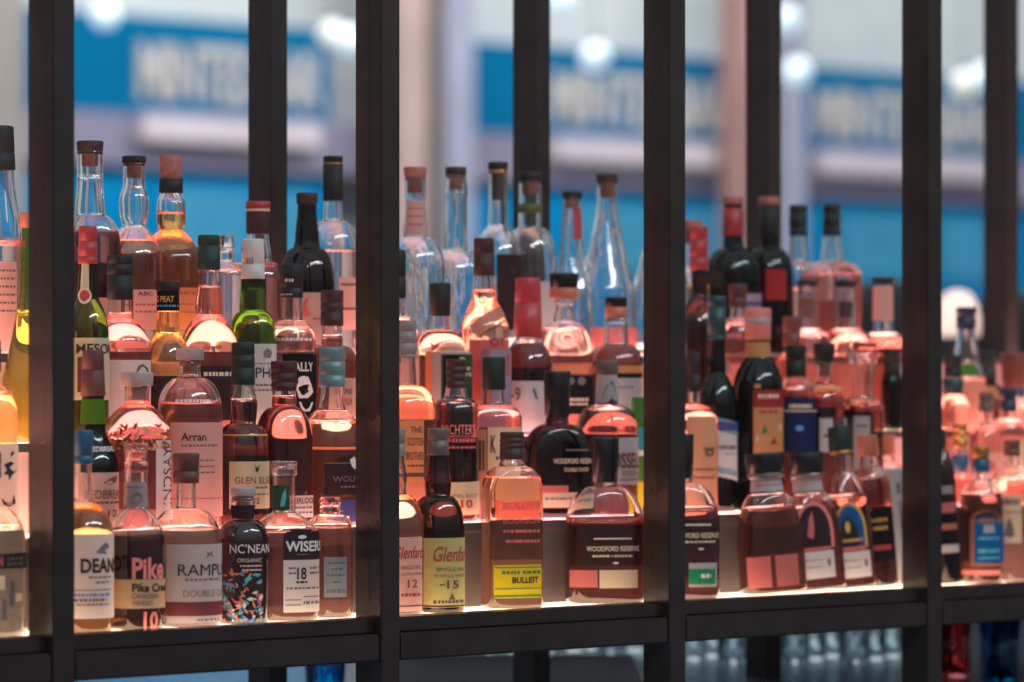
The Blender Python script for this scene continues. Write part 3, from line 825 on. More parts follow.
B(WB, 'teal-capped bottle with a dark arched label over a violet strip, by second bar', 332, 1, [(349, 22), (388, 22), (410, 27)], 446, 58, (347, 387, 26, 27, 'c_teal', {'at': (.35, .7)}), fill=424, liq='l_amber', kind='round',
  elems=[('K', 450, 520, 'p_dark', 58), ('L', 326, None, 462, 494, 'p_dark'), ('R', 340, None, 456, 464, 'p_dark'), ('R', 326, None, 462, 463, 'i_grey'), ('T', 'WOLFBURN', 334, (1.1,), 475, 481, 'i_grey', .01), ('S', 342, 358, 485, 487, 'i_grey'), ('P', [(350, 459), (354, 456), (357, 463), (355, 469), (352, 466)], 'i_white'), ('N',), ('L', 325, None, 499, 523, 'p_purple'), ('S', 328, 340, 503, 505, 'i_blue'), ('S', 328, 344, 509, 511, 'i_blue'), ('S', 328, 350, 515, 518, 'i_white')])
# second panel
B(WB, 'orange-labelled bottle with a ribbed grey cap, right of the second bar, second tread', 405, 1, [(322, 20), (358, 21), (385, 23)], 412, 62, (320, 358, 23, 23, 'c_grey', {'at': (.3, .6, .9)}), fill=388, liq='l_amber', kind='round',
  elems=[('K', 420, 480, 'p_dark', 58), ('L', 400, 424, 420, 482, 'p_orange'), ('T', 'THE', 411, (.8,), 426, 432, 'i_brown', .02), ('T', 'SCOTTISH', 408, 424, 437, 445, 'i_brown', .02), ('T', 'BROTHERS', 407, 425, 451, 459, 'i_brown', .02), ('S', 408, 424, 464, 466, 'i_brown'), ('N',), ('R', 400, 434, 472, 476, 'i_brown')])
B(WB, 'round-shouldered embossed bottle with a cream band marked 10 in red, on the second tread', 456, 1, [(361, 18), (386, 20), (398, 24)], 412, 46, (359, 388, 21, 20, 'c_dred', {'at': (.25, .5, .75)}), fill=404, liq='l_dark', kind='round',
  elems=[('K', 446, 505, 'p_dark', 58), ('T', "MICHTER'S", 443, 475, 424, 434, 'i_pink', .0), ('S', 444, 475, 438, 442, 'i_rose'), ('S', 446, 475, 446, 448, 'i_rose'), ('L', 446, None, 482, 515, 'p_cream', 2), ('T', 'SMALL BATCH', 452, 476, 493, 497, 'i_brown'), ('T', '10', 461, 472, 499, 507, 'i_red', .03)])
B(WB, 'black-capped bottle with a cream label beginning with K, on the second tread', 494, 1, [(359, 19), (391, 20), (404, 21)], 420, 56, (357, 390, 23, 23, 'c_dgreen', {'at': ()}), fill=410, liq='l_rose', kind='round',
  elems=[('K', 428, 500, 'p_dark', 58), ('L', 488, None, 427, 500, 'p_cream'), ('T', 'K', 491, 496, 434, 452, 'i_black', .02), ('S', 496, 518, 456, 459, 'i_brown'), ('R', 477, 487, 429, 500, 'p_tan'), ('S', 478, 486, 440, 470, 'i_brown')])
B('flask_bottle', 'broad black flask with pale script and a cream band at its foot', 557, 1, [(373, 21), (417, 22), (424, 24)], 462, 72, (371, 417, 27, 25, 'c_gloss', {'groove': False}), fill=432, liq='l_black', gl='g_smoke', kind='round', shape=FL, rot=14, heel=.14,
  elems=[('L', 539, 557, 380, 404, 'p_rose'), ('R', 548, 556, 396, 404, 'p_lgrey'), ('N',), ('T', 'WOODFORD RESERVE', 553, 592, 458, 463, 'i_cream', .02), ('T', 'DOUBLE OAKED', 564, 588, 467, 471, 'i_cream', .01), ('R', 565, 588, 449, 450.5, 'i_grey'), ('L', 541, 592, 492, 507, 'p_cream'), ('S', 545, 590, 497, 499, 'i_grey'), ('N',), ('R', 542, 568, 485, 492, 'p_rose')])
B(WB, 'dark bottle with a patterned neck and big-lettered grey label, left of third bar', 607, 1, [(362, 19), (373, 20), (404, 22)], 430, 62, (360, 374, 23, 23, 'c_taupe', {'groove': False}), fill=412, liq='l_dark', kind='round',
  elems=[('L', 594, 619, 375, 403, 'p_lgrey'), ('P', [(602, 398), (606, 386), (612, 380), (615, 390), (611, 400)], 'i_grey'), ('P', [(606, 404), (611, 398), (617, 402), (614, 406)], 'i_black'), ('N',), ('L', 602, None, 437, 484, 'p_lgrey'), ('T', 'RUSSELL', 604, (.62,), 452, 467, 'i_brown', .03), ('T', 'RESERVE', 621, 637, 470, 475, 'i_grey'), ('S', 620, 637, 478, 480, 'i_grey')])
carton('bottle_carton', 'carton printed green, blue and yellow, half behind the third bar', 650, 1, 34, 20, 398, 'p_lime', 'p_lime', rot=8, dv=.03,
       elems=((.0, 1, .25, .5, 'p_teal', None), (.0, 1, .72, 1, 'p_yellow', None), (.1, .4, .45, .5, 'i_white', None)))
# third panel
B(WB, 'bottle with a tall kraft-brown label and green edge strip, right of third bar', 694, 1, [(366, 10), (404, 11)], 424, 48, (352, 392, 13, 13, 'c_black', {}), fill=410, liq='l_rose', kind='round', rot=20,
  elems=[('L', 686, 716, 416, 520, 'p_tan'), ('S', 702, 714, 447, 449, 'i_brown'), ('D', 708, 452, 5, 4, 'i_brown'), ('R', 682, 690, 437, 480, 'p_dgreen'), ('S', 692, 714, 468, 470, 'i_brown'), ('S', 692, 714, 476, 478, 'i_brown')])
B('wine_bottle', 'slim black bottle with a white and blue swirl label, third panel', 717, 1, [(299, 15), (340, 16), (374, 18)], 406, 40, (296, 340, 18, 19, 'c_tealdark', {'at': (.25, .9)}), fill=372, gl='g_dgreen', liq='l_black', kind='mix', dv=.045,
  elems=[('R', 704, 714, 322, 326, 'i_white'), ('R', 704, 714, 329, 331, 'i_teal'), ('N',), ('L', 702, None, 414, 472, 'p_white', -14), ('R', 702, None, 414, 427, 'p_blue', -14), ('R', 712, None, 421, 430, 'p_purple', -2), ('R', 704, None, 464, 470, 'p_blue', -12), ('S', 718, 735, 445, 449, 'i_grey'), ('S', 724, 733, 453, 454, 'i_grey')])
B('wine_bottle', 'tall black bottle with an orange-red picture label, third panel', 758, 1, [(312, 20), (340, 23), (358, 25)], 388, 50, (308, 340, 26, 26, 'c_rosy', {'groove': False, 'rings': ((318, 324, 26.6, 'c_lilac'),)}), fill=340, gl='g_dgreen', liq='l_black', kind='mix', dv=.03,
  elems=[('R', 745, 771, 342, 357, 'p_orange'), ('N',), ('R', 753, 759, 384, 388, 'p_orange'), ('L', 752, None, 390, 455, 'p_orange'), ('R', 752, None, 390, 407, 'p_red'), ('S', 757, 778, 394, 398, 'i_cream'), ('S', 758, 776, 410, 413, 'i_red'), ('P', [(754, 442), (756, 436), (778, 424), (780, 430)], 'i_white'), ('P', [(760, 434), (763, 424), (766, 432)], 'i_green'), ('P', [(768, 444), (772, 436), (776, 444)], 'i_red')])
B(WB, 'bottle with a navy label, beside the orange-red one on the second tread', 796, 1, [(348, 18), (378, 19)], 404, 40, (345, 376, 21, 21, 'c_black', {'at': (.5,)}), fill=390, liq='l_dark', kind='round', dv=.0,
  elems=[('K', 398, 452, 'p_dark', 58), ('L', 783, None, 398, 452, 'p_navy'), ('S', 788, 810, 404, 408, 'i_cream'), ('D', 798, 428, 4, 3, 'i_blue'), ('R', 783, None, 410, 411.5, 'i_cream')])
B(WB, 'gilt-shouldered dark bottle with black stopper and plain white label, right of the navy one', 824, 1, [(362, 20), (376, 16), (384, 18)], 404, 44, (343, 362, 23, 20, 'c_black', {'groove': False}), fill=384, liq='l_dark', kind='round', cork=(363, 376, 12, 'c_cork'),
  elems=[('K', 408, 455, 'p_dark', 58), ('L', 818, None, 418, 452, 'p_white'), ('S', 822, 838, 434, 437, 'i_grey'), ('N',), ('R', 804, 844, 387, 390, 'i_gold')])
B(WB, 'dark bottle with a wide clear collared neck and narrow white label', 862, 1, [(350, 24), (362, 27), (384, 22), (398, 24)], 410, 48, (342, 364, 30, 30, 'c_pinkclear', {'groove': False}), fill=402, liq='l_dark', kind='round',
  elems=[('K', 412, 470, 'p_dark', 58), ('L', 852, 868, 416, 470, 'p_lgrey'), ('S', 855, 866, 424, 427, 'i_grey'), ('P', [(866, 436), (868, 442), (864, 444)], 'i_grey')])
B(WB, 'orange-capped bottle with round shoulders, by the fourth bar on the second tread', 884, 1, [(436, 19), (454, 20), (462, 24)], 482, 40, (435, 455, 22, 22, 'c_orange', {'groove': False}), fill=470, liq='l_orange', kind='round', dv=-.02)
# last panel
B(WB, 'bottle with gold rings and a blue neck band, right of the fourth bar', 960, 1, [(428, 13), (448, 14), (472, 15)], 490, 36, (424, 448, 15, 15, 'c_gold', {'at': (.3, .6), 'rings': ((455, 471, 17, 'c_blue'),)}), fill=478, liq='l_rose', kind='round', dv=-.04)
B(WB, 'black-capped bottle with a teal-green collar, right of the fourth bar', 953, 1, [(357, 15), (378, 17), (395, 20)], 415, 38, (355, 377, 18, 18, 'c_black', {'rings': ((378, 394, 21, 'c_tealdark'),)}), fill=395, liq='l_rose', kind='round', dv=.02, elems=[('L', 948, 968, 438, 470, 'p_pink'), ('S', 951, 964, 446, 448, 'i_grey')])
B(WB, 'pink bottle with a pale label beside the teal-collared one on the second tread', 986, 1, [(402, 13), (424, 14)], 444, 34, (392, 412, 16, 16, 'c_taupe', {}), fill=430, liq='l_rose', kind='round', dv=.0, elems=[('L', 976, None, 452, 490, 'p_pink'), ('D', 990, 466, 3, 5, 'i_rose')])
B(WB, 'bottle with a pale label and dark leaf emblem, near the right edge', 1008, 1, [(394, 15), (418, 16)], 434, 36, (388, 412, 18, 18, 'c_navy', {}), fill=425, liq='l_rose', kind='round', dv=.0, elems=[('L', 999, 1022, 440, 474, 'p_cream'), ('P', [(1008, 462), (1009, 454), (1012, 449), (1015, 456), (1013, 464)], 'i_black')])

# ================================================================ third tread
B(WB, 'tall olive glass bottle with an orange neck capsule, left of the first bar', 27, 2, [(216, 10), (232, 11), (288, 15)], 380, 50, (212, 228, 14, 14, 'c_orange', {'groove': False}), fill=316, gl='g_olive', liq='l_gold', kind='cone')
B(WB, 'green glass bottle with a red capsule and cream label, beside the first bar', 88, 2, [(228, 14), (262, 17), (300, 22)], 334, 42, (226, 264, 18, 20, 'c_red', {'at': (.4, .8)}), fill=300, gl='g_moss', liq='l_green', kind='mix',
  elems=[('L', 82, 90, 264, 292, 'p_cream'), ('D', 86, 296, 6.5, 8, 'i_cream'), ('D', 86, 296, 4.6, 5.8, 'i_red'), ('N',), ('L', 72, None, 338, 400, 'p_cream'), ('T', 'MESON', 79, (1.0,), 343.5, 353.5, 'i_black', .015), ('R', 80, 104, 357, 392, 'p_maroon')])
B(WB, 'pink bottle with a tall black cap and a white label bearing a leaf', 120, 2, [(257, 22), (300, 23), (318, 24)], 346, 62, (255, 300, 26, 26, 'c_black', {'at': (.2, .45)}), fill=316, liq='l_rose', kind='mix',
  elems=[('K', 352, 430, 'p_dark', 58), ('L', 111, None, 360, 436, 'p_white'), ('P', [(138, 372), (140, 366), (144, 364), (148, 368), (149, 372)], 'i_green'), ('N',), ('R', 104, 111, 366, 430, 'p_maroon')])
B(WB, 'glowing amber bottle with a black neck label, on the third tread', 168, 2, [(284, 21), (310, 22), (334, 24)], 362, 50, (281, 291, 24, 24, 'c_black', {'groove': False}), fill=312, liq='l_gold', kind='mix',
  elems=[('L', 154, None, 291, 311, 'p_black'), ('T', 'BIG PEAT', 155, (.7,), 296, 302, 'i_gold', .02), ('S', 157, 178, 305, 307, 'i_blue'), ('N',), ('L', 150, None, 376, 430, 'p_dark')])
B(WB, 'amber-necked bottle with a dark green cap, middle of the first panel on the third tread', 209, 2, [(237, 18), (270, 20), (310, 28), (315, 25)], 348, 57, (235, 270, 22, 23, 'c_green', {'at': (.3,)}), fill=288, liq='l_rose', kind='mix', elems=[('K', 352, 420, 'p_dark', 58), ('L', 200, None, 366, 420, 'p_dark'), ('S', 206, 236, 372, 376, 'i_cream')])
B(WB, 'bright green glass bottle with a white capsule and a white label, third tread', 253, 2, [(241, 18), (279, 23), (312, 27)], 338, 48, (239, 279, 22, 24, 'c_white', {'at': (.62,), 'text': (('T', '1815', 246, (.6,), 258, 264, 'i_black', .0), ('S', 241, 244, 248, 251, 'i_grey'))}), fill=290, gl='g_green', liq='l_green', kind='round',
  elems=[('K', 345, 420, 'p_dark', 58), ('L', 240, None, 344, 425, 'p_white'), ('P', [(265, 358), (264, 352), (268, 348), (272, 352), (271, 358)], 'i_grey'), ('S', 250, 275, 363, 364, 'i_grey'), ('T', 'APHROAIG', 247, (.9,), 367, 378, 'i_black', .0), ('S', 252, 275, 384, 386, 'i_grey'), ('S', 256, 275, 389, 391, 'i_grey')])
B(WB, 'clear bottle with a black printed capsule and a black label with white drawing', 292, 2, [(266, 19), (299, 20), (320, 22)], 344, 48, (264, 298, 22, 22, 'c_black', {'at': (.7,), 'text': (('S', 286, 294, 279, 282, 'i_white'), ('S', 277, 294, 294, 295, 'i_white'))}), fill=330, liq='l_pink', kind='round',
  elems=[('K', 352, 420, 'p_dark', 58), ('S', 272, 312, 338, 341, 'i_white'), ('L', 284, None, 354, 418, 'p_black'), ('T', 'ALLY', 295, (.75,), 362, 371, 'i_white', .02), ('D', 304, 380, 5, 4, 'i_white'), ('P', [(297, 388), (301, 378), (304, 384), (308, 376), (311, 384), (313, 392), (308, 398), (300, 398)], 'i_white'), ('D', 307, 391, 2, 2, 'i_black'), ('P', [(300, 402), (313, 402), (310, 411), (303, 411)], 'i_white')])
B(WB, 'bottle with brown capsule and pink label reading ONE, by the second bar', 332, 2, [(292, 19), (327, 20), (345, 22)], 362, 50, (290, 326, 23, 23, 'c_brown', {'at': (.35, .6)}), fill=338, liq='l_dark', kind='round',
  elems=[('L', 326, None, 378, 420, 'p_pink'), ('T', 'ONE', 342, (.75,), 388, 394, 'i_brown', .01), ('T', 'QUI', 342, (.75,), 398, 405, 'i_brown', .01)])
# second panel
B(WB, 'bottle with a tall black cap half behind the second bar on the third tread', 394, 2, [(253, 20), (298, 21), (316, 22)], 340, 50, (250, 298, 24, 24, 'c_black', {}), fill=320, liq='l_pink', kind='round', elems=[('L', 396, None, 350, 400, 'p_pink')])
B(WB, 'orange-pink bottle with a short black cap and a small animal emblem, on the third tread', 440, 2, [(285, 17), (316, 18), (330, 20)], 350, 60, (283, 316, 22, 21, 'c_black', {'at': ()}), fill=332, liq='l_amber', kind='round',
  elems=[('K', 362, 420, 'p_dark', 58), ('L', 426, None, 352, 420, 'p_orange'), ('N',), ('P', [(431, 342), (434, 345), (440, 343), (438, 348), (433, 351)], 'i_rose')])
B(WB, 'orange-pink bottle with a slanting paper tag and brown capsule, on the third tread', 484, 2, [(240, 18), (277, 19), (292, 22)], 330, 54, (238, 276, 21, 21, 'c_dred', {'at': (.4,)}), fill=292, liq='l_amber', kind='s',
  elems=[('P', [(470, 326), (499, 305), (508, 315), (478, 338)], 'p_lgrey'), ('P', [(480, 336), (506, 318), (506, 320), (481, 337.5)], 'i_grey'), ('N',), ('L', 470, None, 340, 400, 'p_rose'), ('T', 'OT', 490, 504, 338, 346, 'i_red', .03)])
B(WB, 'bottle sealed with dripping red wax and a pale label marked 19, on the third tread', 528, 2, [(284, 22), (338, 24)], 366, 58, (278, 337, 25, 29, 'c_wax', {'at': (.42,), 'name': 'wax_cap'}), fill=345, liq='l_dark', kind='mix',
  elems=[('K', 368, 430, 'p_dark', 58), ('L', 505, None, 381, 445, 'p_white'), ('T', '1-9', 509, 521, 387, 400, 'i_grey', .03), ('P', [(535, 398), (532, 390), (534, 387), (536, 392), (538, 400)], 'i_grey')])
B(WB, 'flat dark flask with a wide cork stopper and a black label, on the third tread', 564, 2, [(300, 22), (306, 17), (322, 22)], 362, 58, (273, 288, 30, 28, 'c_gloss', {'groove': False, 'rings': ((288, 299, 29, 'c_orange'),)}), fill=332, liq='l_rose', gl='g_clear', kind='round', shape=(2.6, .6), rot=22,
  elems=[('L', 562, None, 375, 414, 'p_black'), ('D', 570, 381, 4, 4, 'i_grey'), ('D', 581, 381, 4, 4, 'i_grey'), ('S', 566, 588, 398, 401, 'i_cream'), ('S', 566, 588, 403, 405, 'i_cream'), ('N',), ('R', 538, 588, 366, 373, 'p_orange')])  # the orange band paints the hot glow above the black label
B(WB, 'dark round bottle with a black and orange stopper, left of the third bar', 616, 2, [(318, 23), (330, 24), (344, 25)], 366, 54, (297, 307, 23, 22, 'c_gloss', {'groove': False, 'rings': ((307, 318, 22, 'c_orange'),)}), fill=346, liq='l_dark', kind='round',
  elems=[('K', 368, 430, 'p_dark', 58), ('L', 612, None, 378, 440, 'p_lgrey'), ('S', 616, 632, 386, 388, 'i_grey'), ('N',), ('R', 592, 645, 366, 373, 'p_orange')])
carton('bottle_carton', 'green and black carton with pale lettering, behind the black-capped bottles of the second panel', 452, 2, 44, 14, 353, 'p_dgreen', 'p_lgrey', dv=-.046,
       elems=((.08, .55, .03, .6, 'p_black', None), (.58, .78, .05, .13, 'i_cream', 'B'), (.3, .95, .165, .21, 'i_cream', 'ROCK'), (.6, .95, .235, .28, 'i_cream', 'RYE')))
carton('bottle_carton', 'grey-lilac carton between the green carton and the pale 19 label', 496, 2, 34, 14, 350, 'p_lilac', 'p_grey', dv=-.046, elems=((.75, .9, .04, .3, 'p_rose', None),))
# third panel
B(WB, 'bottle with a red capsule and dark neck, first behind the third bar', 699, 2, [(230, 15), (268, 16), (296, 17)], 330, 44, (226, 270, 18, 19, 'c_red', {'at': (.3, .7)}), fill=280, gl='g_smoke', liq='l_dark', kind='mix')
B(WB, 'pink bottle with a slanted pale tag below its shoulder, third panel on the third tread', 738, 2, [(300, 14), (318, 16)], 336, 44, (284, 308, 18, 18, 'c_maroon', {}), fill=326, liq='l_rose', kind='round', elems=[('P', [(716, 350), (724, 352), (732, 372), (726, 374), (717, 362)], 'p_lgrey')])
B(WB, 'pale-necked bottle with an amber cork, below the square-shouldered pair, third tread', 807, 2, [(284, 18), (300, 18), (328, 20)], 342, 46, (280, 286, 20, 20, 'c_black', {'groove': False}), fill=334, liq='l_rose', kind='round', cork=(298, 318, 14, 'c_cork'))
B(WB, 'bottle with a black-rimmed clear neck and dark cork, right of the amber-corked one', 846, 2, [(285, 18), (300, 18), (328, 21)], 350, 48, (280, 287, 21, 21, 'c_black', {'groove': False}), fill=334, liq='l_rose', kind='round', cork=(302, 318, 14, 'c_brown'))
B(WB, 'bottle with a pale pink neck label under a dark rim, beside fourth bar', 883, 2, [(280, 19), (300, 19), (332, 20)], 350, 50, (277, 285, 22, 22, 'c_black', {'groove': False}), fill=338, liq='l_red', kind='round', elems=[('R', 873, 893, 287, 321, 'p_pink'), ('N',), ('L', 886, None, 362, 410, 'p_lgrey')])
B(WB, 'dark green bottle, shoulders narrow, before the fourth bar', 892, 2, [(352, 15), (372, 17), (384, 22)], 410, 28, (348, 372, 17, 17, 'c_black', {}), fill=370, gl='g_dgreen', liq='l_black', kind='s', dv=-.02)
B(WB, 'bottle with a pink label strip and black cap, between navy-labelled and amber bottles', 792, 2, [(330, 15), (352, 16)], 374, 40, (316, 346, 18, 18, 'c_rosecap' if False else 'c_redbrown', {}), fill=360, liq='l_rose', kind='round', dv=-.0)
# last panel
B(WB, 'bottle with a dark cap and amber neck label, left of the rightmost back post', 988, 2, [(354, 13), (384, 15)], 410, 40, (350, 384, 16, 17, 'c_dgreen', {}), fill=392, liq='l_amber', gl='g_smoke', kind='round', elems=[('R', 980, 996, 386, 398, 'p_orange')])
B(WB, 'bottle with a broad terracotta stopper, at the right edge on the third tread', 1015, 2, [(389, 20), (398, 20)], 416, 46, (352, 389, 29, 25, 'c_redbrown', {'groove': False, 'rings': ((389, 396, 22, 'c_blue'),)}), fill=408, liq='l_rose', kind='round')

# ================================================================ top tread
B(WB, 'tall clear bottle with a long black cap, at the left edge on the top tread', -2, 3, [(128, 26), (170, 33)], 236, 48, (126, 170, 31, 35, 'c_black', {'at': (.6,)}), fill=246, liq='l_pink', kind='s', elems=[('L', -20, 18, 262, 350, 'p_pink'), ('S', -4, 17, 270, 272, 'i_grey'), ('S', -4, 17, 278, 280, 'i_grey'), ('S', -4, 17, 286, 288, 'i_grey'), ('S', -4, 17, 294, 296, 'i_grey'), ('S', -4, 17, 302, 304, 'i_grey'), ('S', -4, 17, 310, 312, 'i_grey')])
B(WB, 'clear bottle of red whisky with a dark cork top, right of the first bar', 90, 3, [(150, 26), (176, 26), (178, 28), (180, 26), (216, 31)], 248, 70, (141, 152, 27, 26, 'c_brown', {'groove': False}), fill=233, liq='l_red', kind='round', shape=(3.6, .95), cork=(152, 166, 17, 'c_cork'), elems=[('K', 262, 345, 'p_dark', 58), ('L', 84, None, 298, 350, 'p_pink')])
B(WB, 'orange bottle with a bulbed clear neck and black-topped cork, on the top tread', 134, 3, [(162, 22), (183, 22), (200, 30), (214, 29), (226, 23)], 262, 62, (156, 163, 24, 24, 'c_black', {'groove': False}), fill=242, liq='l_amber', kind='mix', cork=(163, 178, 15, 'c_cork'), elems=[('K', 257, 330, 'p_dark', 58), ('L', 136, None, 290, 330, 'p_pink'), ('T', 'ARBEG' if False else 'ABC', 140, 154, 292, 296, 'i_brown', .02), ('S', 138, 160, 304, 306, 'i_rose'), ('S', 138, 160, 311, 313, 'i_rose')])
B(WB, 'orange bottle with a wood-topped black sleeve on a bulbed neck, on the top tread', 171, 3, [(182, 20), (193, 22), (204, 29), (222, 29), (231, 24)], 262, 62, (155, 183, 23, 20, 'c_wood', {'groove': False, 'rings': ((179, 193, 24, 'c_black'),)}), fill=214, liq='l_orange', kind='mix', elems=[('K', 258, 330, 'p_dark', 58), ('L', 176, None, 288, 330, 'p_orange'), ('S', 178, 196, 292, 295, 'i_rose'), ('R', 180, 196, 304, 305, 'i_rose'), ('R', 180, 196, 312, 313, 'i_rose')])
B('decanter', 'small clear decanter with a glass stopper behind the dark green cap, on the top tread', 226, 3, [(247, 16), (262, 18)], 280, 40, (235, 248, 15, 17, 'c_clear', {'groove': False}), fill=272, liq='l_pink', kind='round')
B(WB, 'dark red bottle with a red-topped brown sleeve, in front of the first back post', 258, 3, [(204, 20), (234, 21), (262, 28)], 284, 52, (201, 234, 24, 24, 'c_brown', {'groove': False, 'rings': ((201.6, 208.6, 24.8, 'c_red'), (209, 211.5, 24.6, 'c_cream')), 'name': 'sleeve'}), fill=268, liq='l_red', kind='round')
B('wine_bottle', 'brown-black glass bottle with a brown cap, right of the first back post', 307, 3, [(196, 17), (208, 19), (240, 24), (248, 27)], 288, 56, (193, 204, 22, 21, 'c_brown', {'groove': False}), fill=236, gl='g_brown', liq='l_black', kind='round', elems=[('L', 296, None, 293, 345, 'p_pink'), ('P', [(303, 312), (306, 300), (310, 298), (308, 306), (312, 316), (306, 318)], 'i_rose'), ('S', 314, 332, 318, 320, 'i_rose')])
B(WB, 'clear bottle with a tall black foil neck, left of the second bar, top tread', 333, 3, [(158, 17), (200, 18), (221, 20)], 250, 50, (156, 201, 20, 20, 'c_black', {'at': (.12,), 'rings': ((163, 164.5, 20.8, 'c_gold'),)}), fill=252, liq='l_pink', gl='g_clear', kind='round', elems=[('L', 340, None, 278, 330, 'p_pink'), ('R', 342, 356, 284, 286, 'i_brown'), ('R', 342, 356, 308, 310, 'i_brown')])
# second panel
B(WB, 'clear bottle with a wood stopper and pink neck label, right of the second bar', 415, 3, [(177, 21), (198, 21), (200, 19), (237, 24)], 268, 64, (167, 178, 23, 21, 'c_wood', {'groove': False}), cork=(178, 193, 16, 'c_cork'), gl="g_crystal", kind='round', elems=[('L', 406, 425, 201, 235, 'p_pink'), ('S', 409, 422, 208, 209.5, 'i_rose'), ('S', 409, 422, 216, 217.5, 'i_rose'), ('S', 409, 422, 224, 225.5, 'i_rose')])
B(WB, 'clear straight-necked bottle with a dark red top, right of the pink neck label one', 456, 3, [(174, 20), (192, 23), (194, 24), (197, 22), (250, 23)], 275, 60, (167, 175, 21, 21, 'c_dred', {'groove': False}), cork=(175, 189, 14, 'c_cork'), gl="g_crystal", kind='round', elems=[('N',)])
B(WB, 'clear bottle with a dark grey label and black-topped slim neck, top tread', 498, 3, [(170, 19), (200, 19), (226, 20)], 256, 62, (162, 170, 20, 20, 'c_black', {'groove': False, 'rings': ((170, 173, 19.6, 'c_gold'),)}), cork=(173, 200, 13, 'c_maroon'), gl="g_crystal", kind='mix', elems=[('L', 497, 524, 255, 330, 'p_dark'), ('D', 513, 270, 3, 3, 'i_black')])
B(WB, 'clear round bottle with an olive band round its neck, before the second back post', 530, 3, [(180, 22), (228, 23)], 262, 68, (172, 181, 24, 24, 'c_black', {'groove': False, 'rings': ((204, 213, 24, 'c_olive'),)}), cork=(181, 195, 17, 'c_cork'), gl="g_crystal", kind='round', elems=[('L', 530, None, 282, 340, 'p_lgrey')])
B(WB, 'clear slim bottle with a red strip down its neck, right of the second back post', 572, 3, [(197, 18), (236, 22), (252, 24)], 290, 50, (191, 198, 20, 20, 'c_black', {'groove': False}), cork=(198, 208, 13, 'c_cork'), gl="g_crystal", kind='cone', elems=[('R', 573, 581, 208, 240, 'i_red')])
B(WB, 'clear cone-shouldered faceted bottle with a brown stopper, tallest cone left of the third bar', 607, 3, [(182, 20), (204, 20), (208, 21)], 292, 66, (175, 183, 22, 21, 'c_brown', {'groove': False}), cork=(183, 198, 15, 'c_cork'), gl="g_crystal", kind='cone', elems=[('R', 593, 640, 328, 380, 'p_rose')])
B(WB, 'clear cone-shouldered bottle mostly hidden behind the third bar', 661, 3, [(182, 20), (204, 20), (208, 21)], 292, 62, (175, 183, 22, 21, 'c_brown', {'groove': False}), cork=(183, 198, 15, 'c_cork'), gl="g_crystal", kind='cone')
# third panel
B(WB, 'bottle with a wood-topped clear neck just showing right of the third bar', 691, 3, [(226, 18), (240, 18), (268, 20)], 296, 46, (220, 228, 21, 21, 'c_wood', {'groove': False}), fill=286, liq='l_gold', kind='round', cork=(228, 244, 13, 'c_cork'))
B('wine_bottle', 'black bottle with a bright red foil sleeve, left of the third back post', 733, 3, [(200, 18), (236, 19), (248, 21)], 274, 56, (197, 204, 20, 20, 'c_wood', {'groove': False, 'rings': ((208, 236, 21, 'c_red'),)}), fill=240, gl='g_dgreen', liq='l_black', kind='round', elems=[('L', 732, None, 294, 340, 'p_lilac'), ('R', 732, None, 302, 306, 'p_purple')])
B('wine_bottle', 'black bottle with a dark red square label, in front of the third back post', 769, 3, [(200, 17), (248, 19)], 274, 54, (197, 205, 21, 21, 'c_wood', {'groove': False, 'rings': ((206, 236, 19, 'c_black'),)}), fill=240, gl='g_black', liq='l_black', kind='round', elems=[('L', 764, 785, 270, 300, 'p_red')])
B(WB, 'pale square-shouldered bottle with a black capsule, left one of the pair on the top tread', 798, 3, [(207, 15), (236, 17), (262, 20)], 274, 48, (205, 236, 17, 18, 'c_black', {'at': (.25, .75)}), fill=290, liq='l_pink', kind='round', shape=SQ, rot=30)
B(WB, 'pink square-shouldered bottle with a black capsule, right one of the pair on the top tread', 832, 3, [(207, 15), (236, 18), (262, 23)], 274, 58, (205, 236, 17, 19, 'c_black', {'at': (.25, .75)}), fill=275, liq='l_rose', kind='round', shape=SQ, rot=30, elems=[('K', 300, 340, 'p_dark', 58), ])
B(WB, 'clear bottle with a navy cap and pale green label, left of the rightmost back post', 966, 2, [(309, 16), (330, 18), (362, 24)], 384, 40, (307, 330, 20, 20, 'c_navy', {'at': (.4,)}), fill=380, liq='l_pink', kind='mix', elems=[('R', 956, 976, 364, 376, 'p_lime')])
# ---------------------------------------------------------------- the cage, the lit tiers, the bar
principled('steel', C(46, 38, 36), .24, .0, .5, noise=.2, scale=14)
principled('riser_grey', C(84, 74, 74), .5, noise=.08, scale=20)
lit('tread_lit', None, 6.0, (.8, .7, .65, 1), (C(255, 168, 166), C(255, 196, 156)), 4.0)
lit('tread_low', None, 4.0, (.8, .75, .7, 1), (C(255, 206, 170), C(255, 222, 176)), 7.0)
principled('riser_pale', C(216, 176, 170), .55, noise=.05, scale=20)
principled('black_rubber', C(30, 32, 34), .55, noise=.2, scale=50)
m, nt, out = newmat('pane_glass')
tr = nt.nodes.new('ShaderNodeBsdfTransparent'); gs = nt.nodes.new('ShaderNodeBsdfGlossy'); gs.inputs['Roughness'].default_value = 0.02
lw = nt.nodes.new('ShaderNodeLayerWeight'); lw.inputs['Blend'].default_value = 0.5
pw = nt.nodes.new('ShaderNodeMath'); pw.operation = 'POWER'; pw.inputs[1].default_value = 5.0
fr = nt.nodes.new('ShaderNodeMath'); fr.operation = 'MULTIPLY_ADD'; fr.inputs[1].default_value = .9; fr.inputs[2].default_value = .016
nt.links.new(lw.outputs['Facing'], pw.inputs[0]); nt.links.new(pw.outputs[0], fr.inputs[0])
mx = nt.nodes.new('ShaderNodeMixShader')
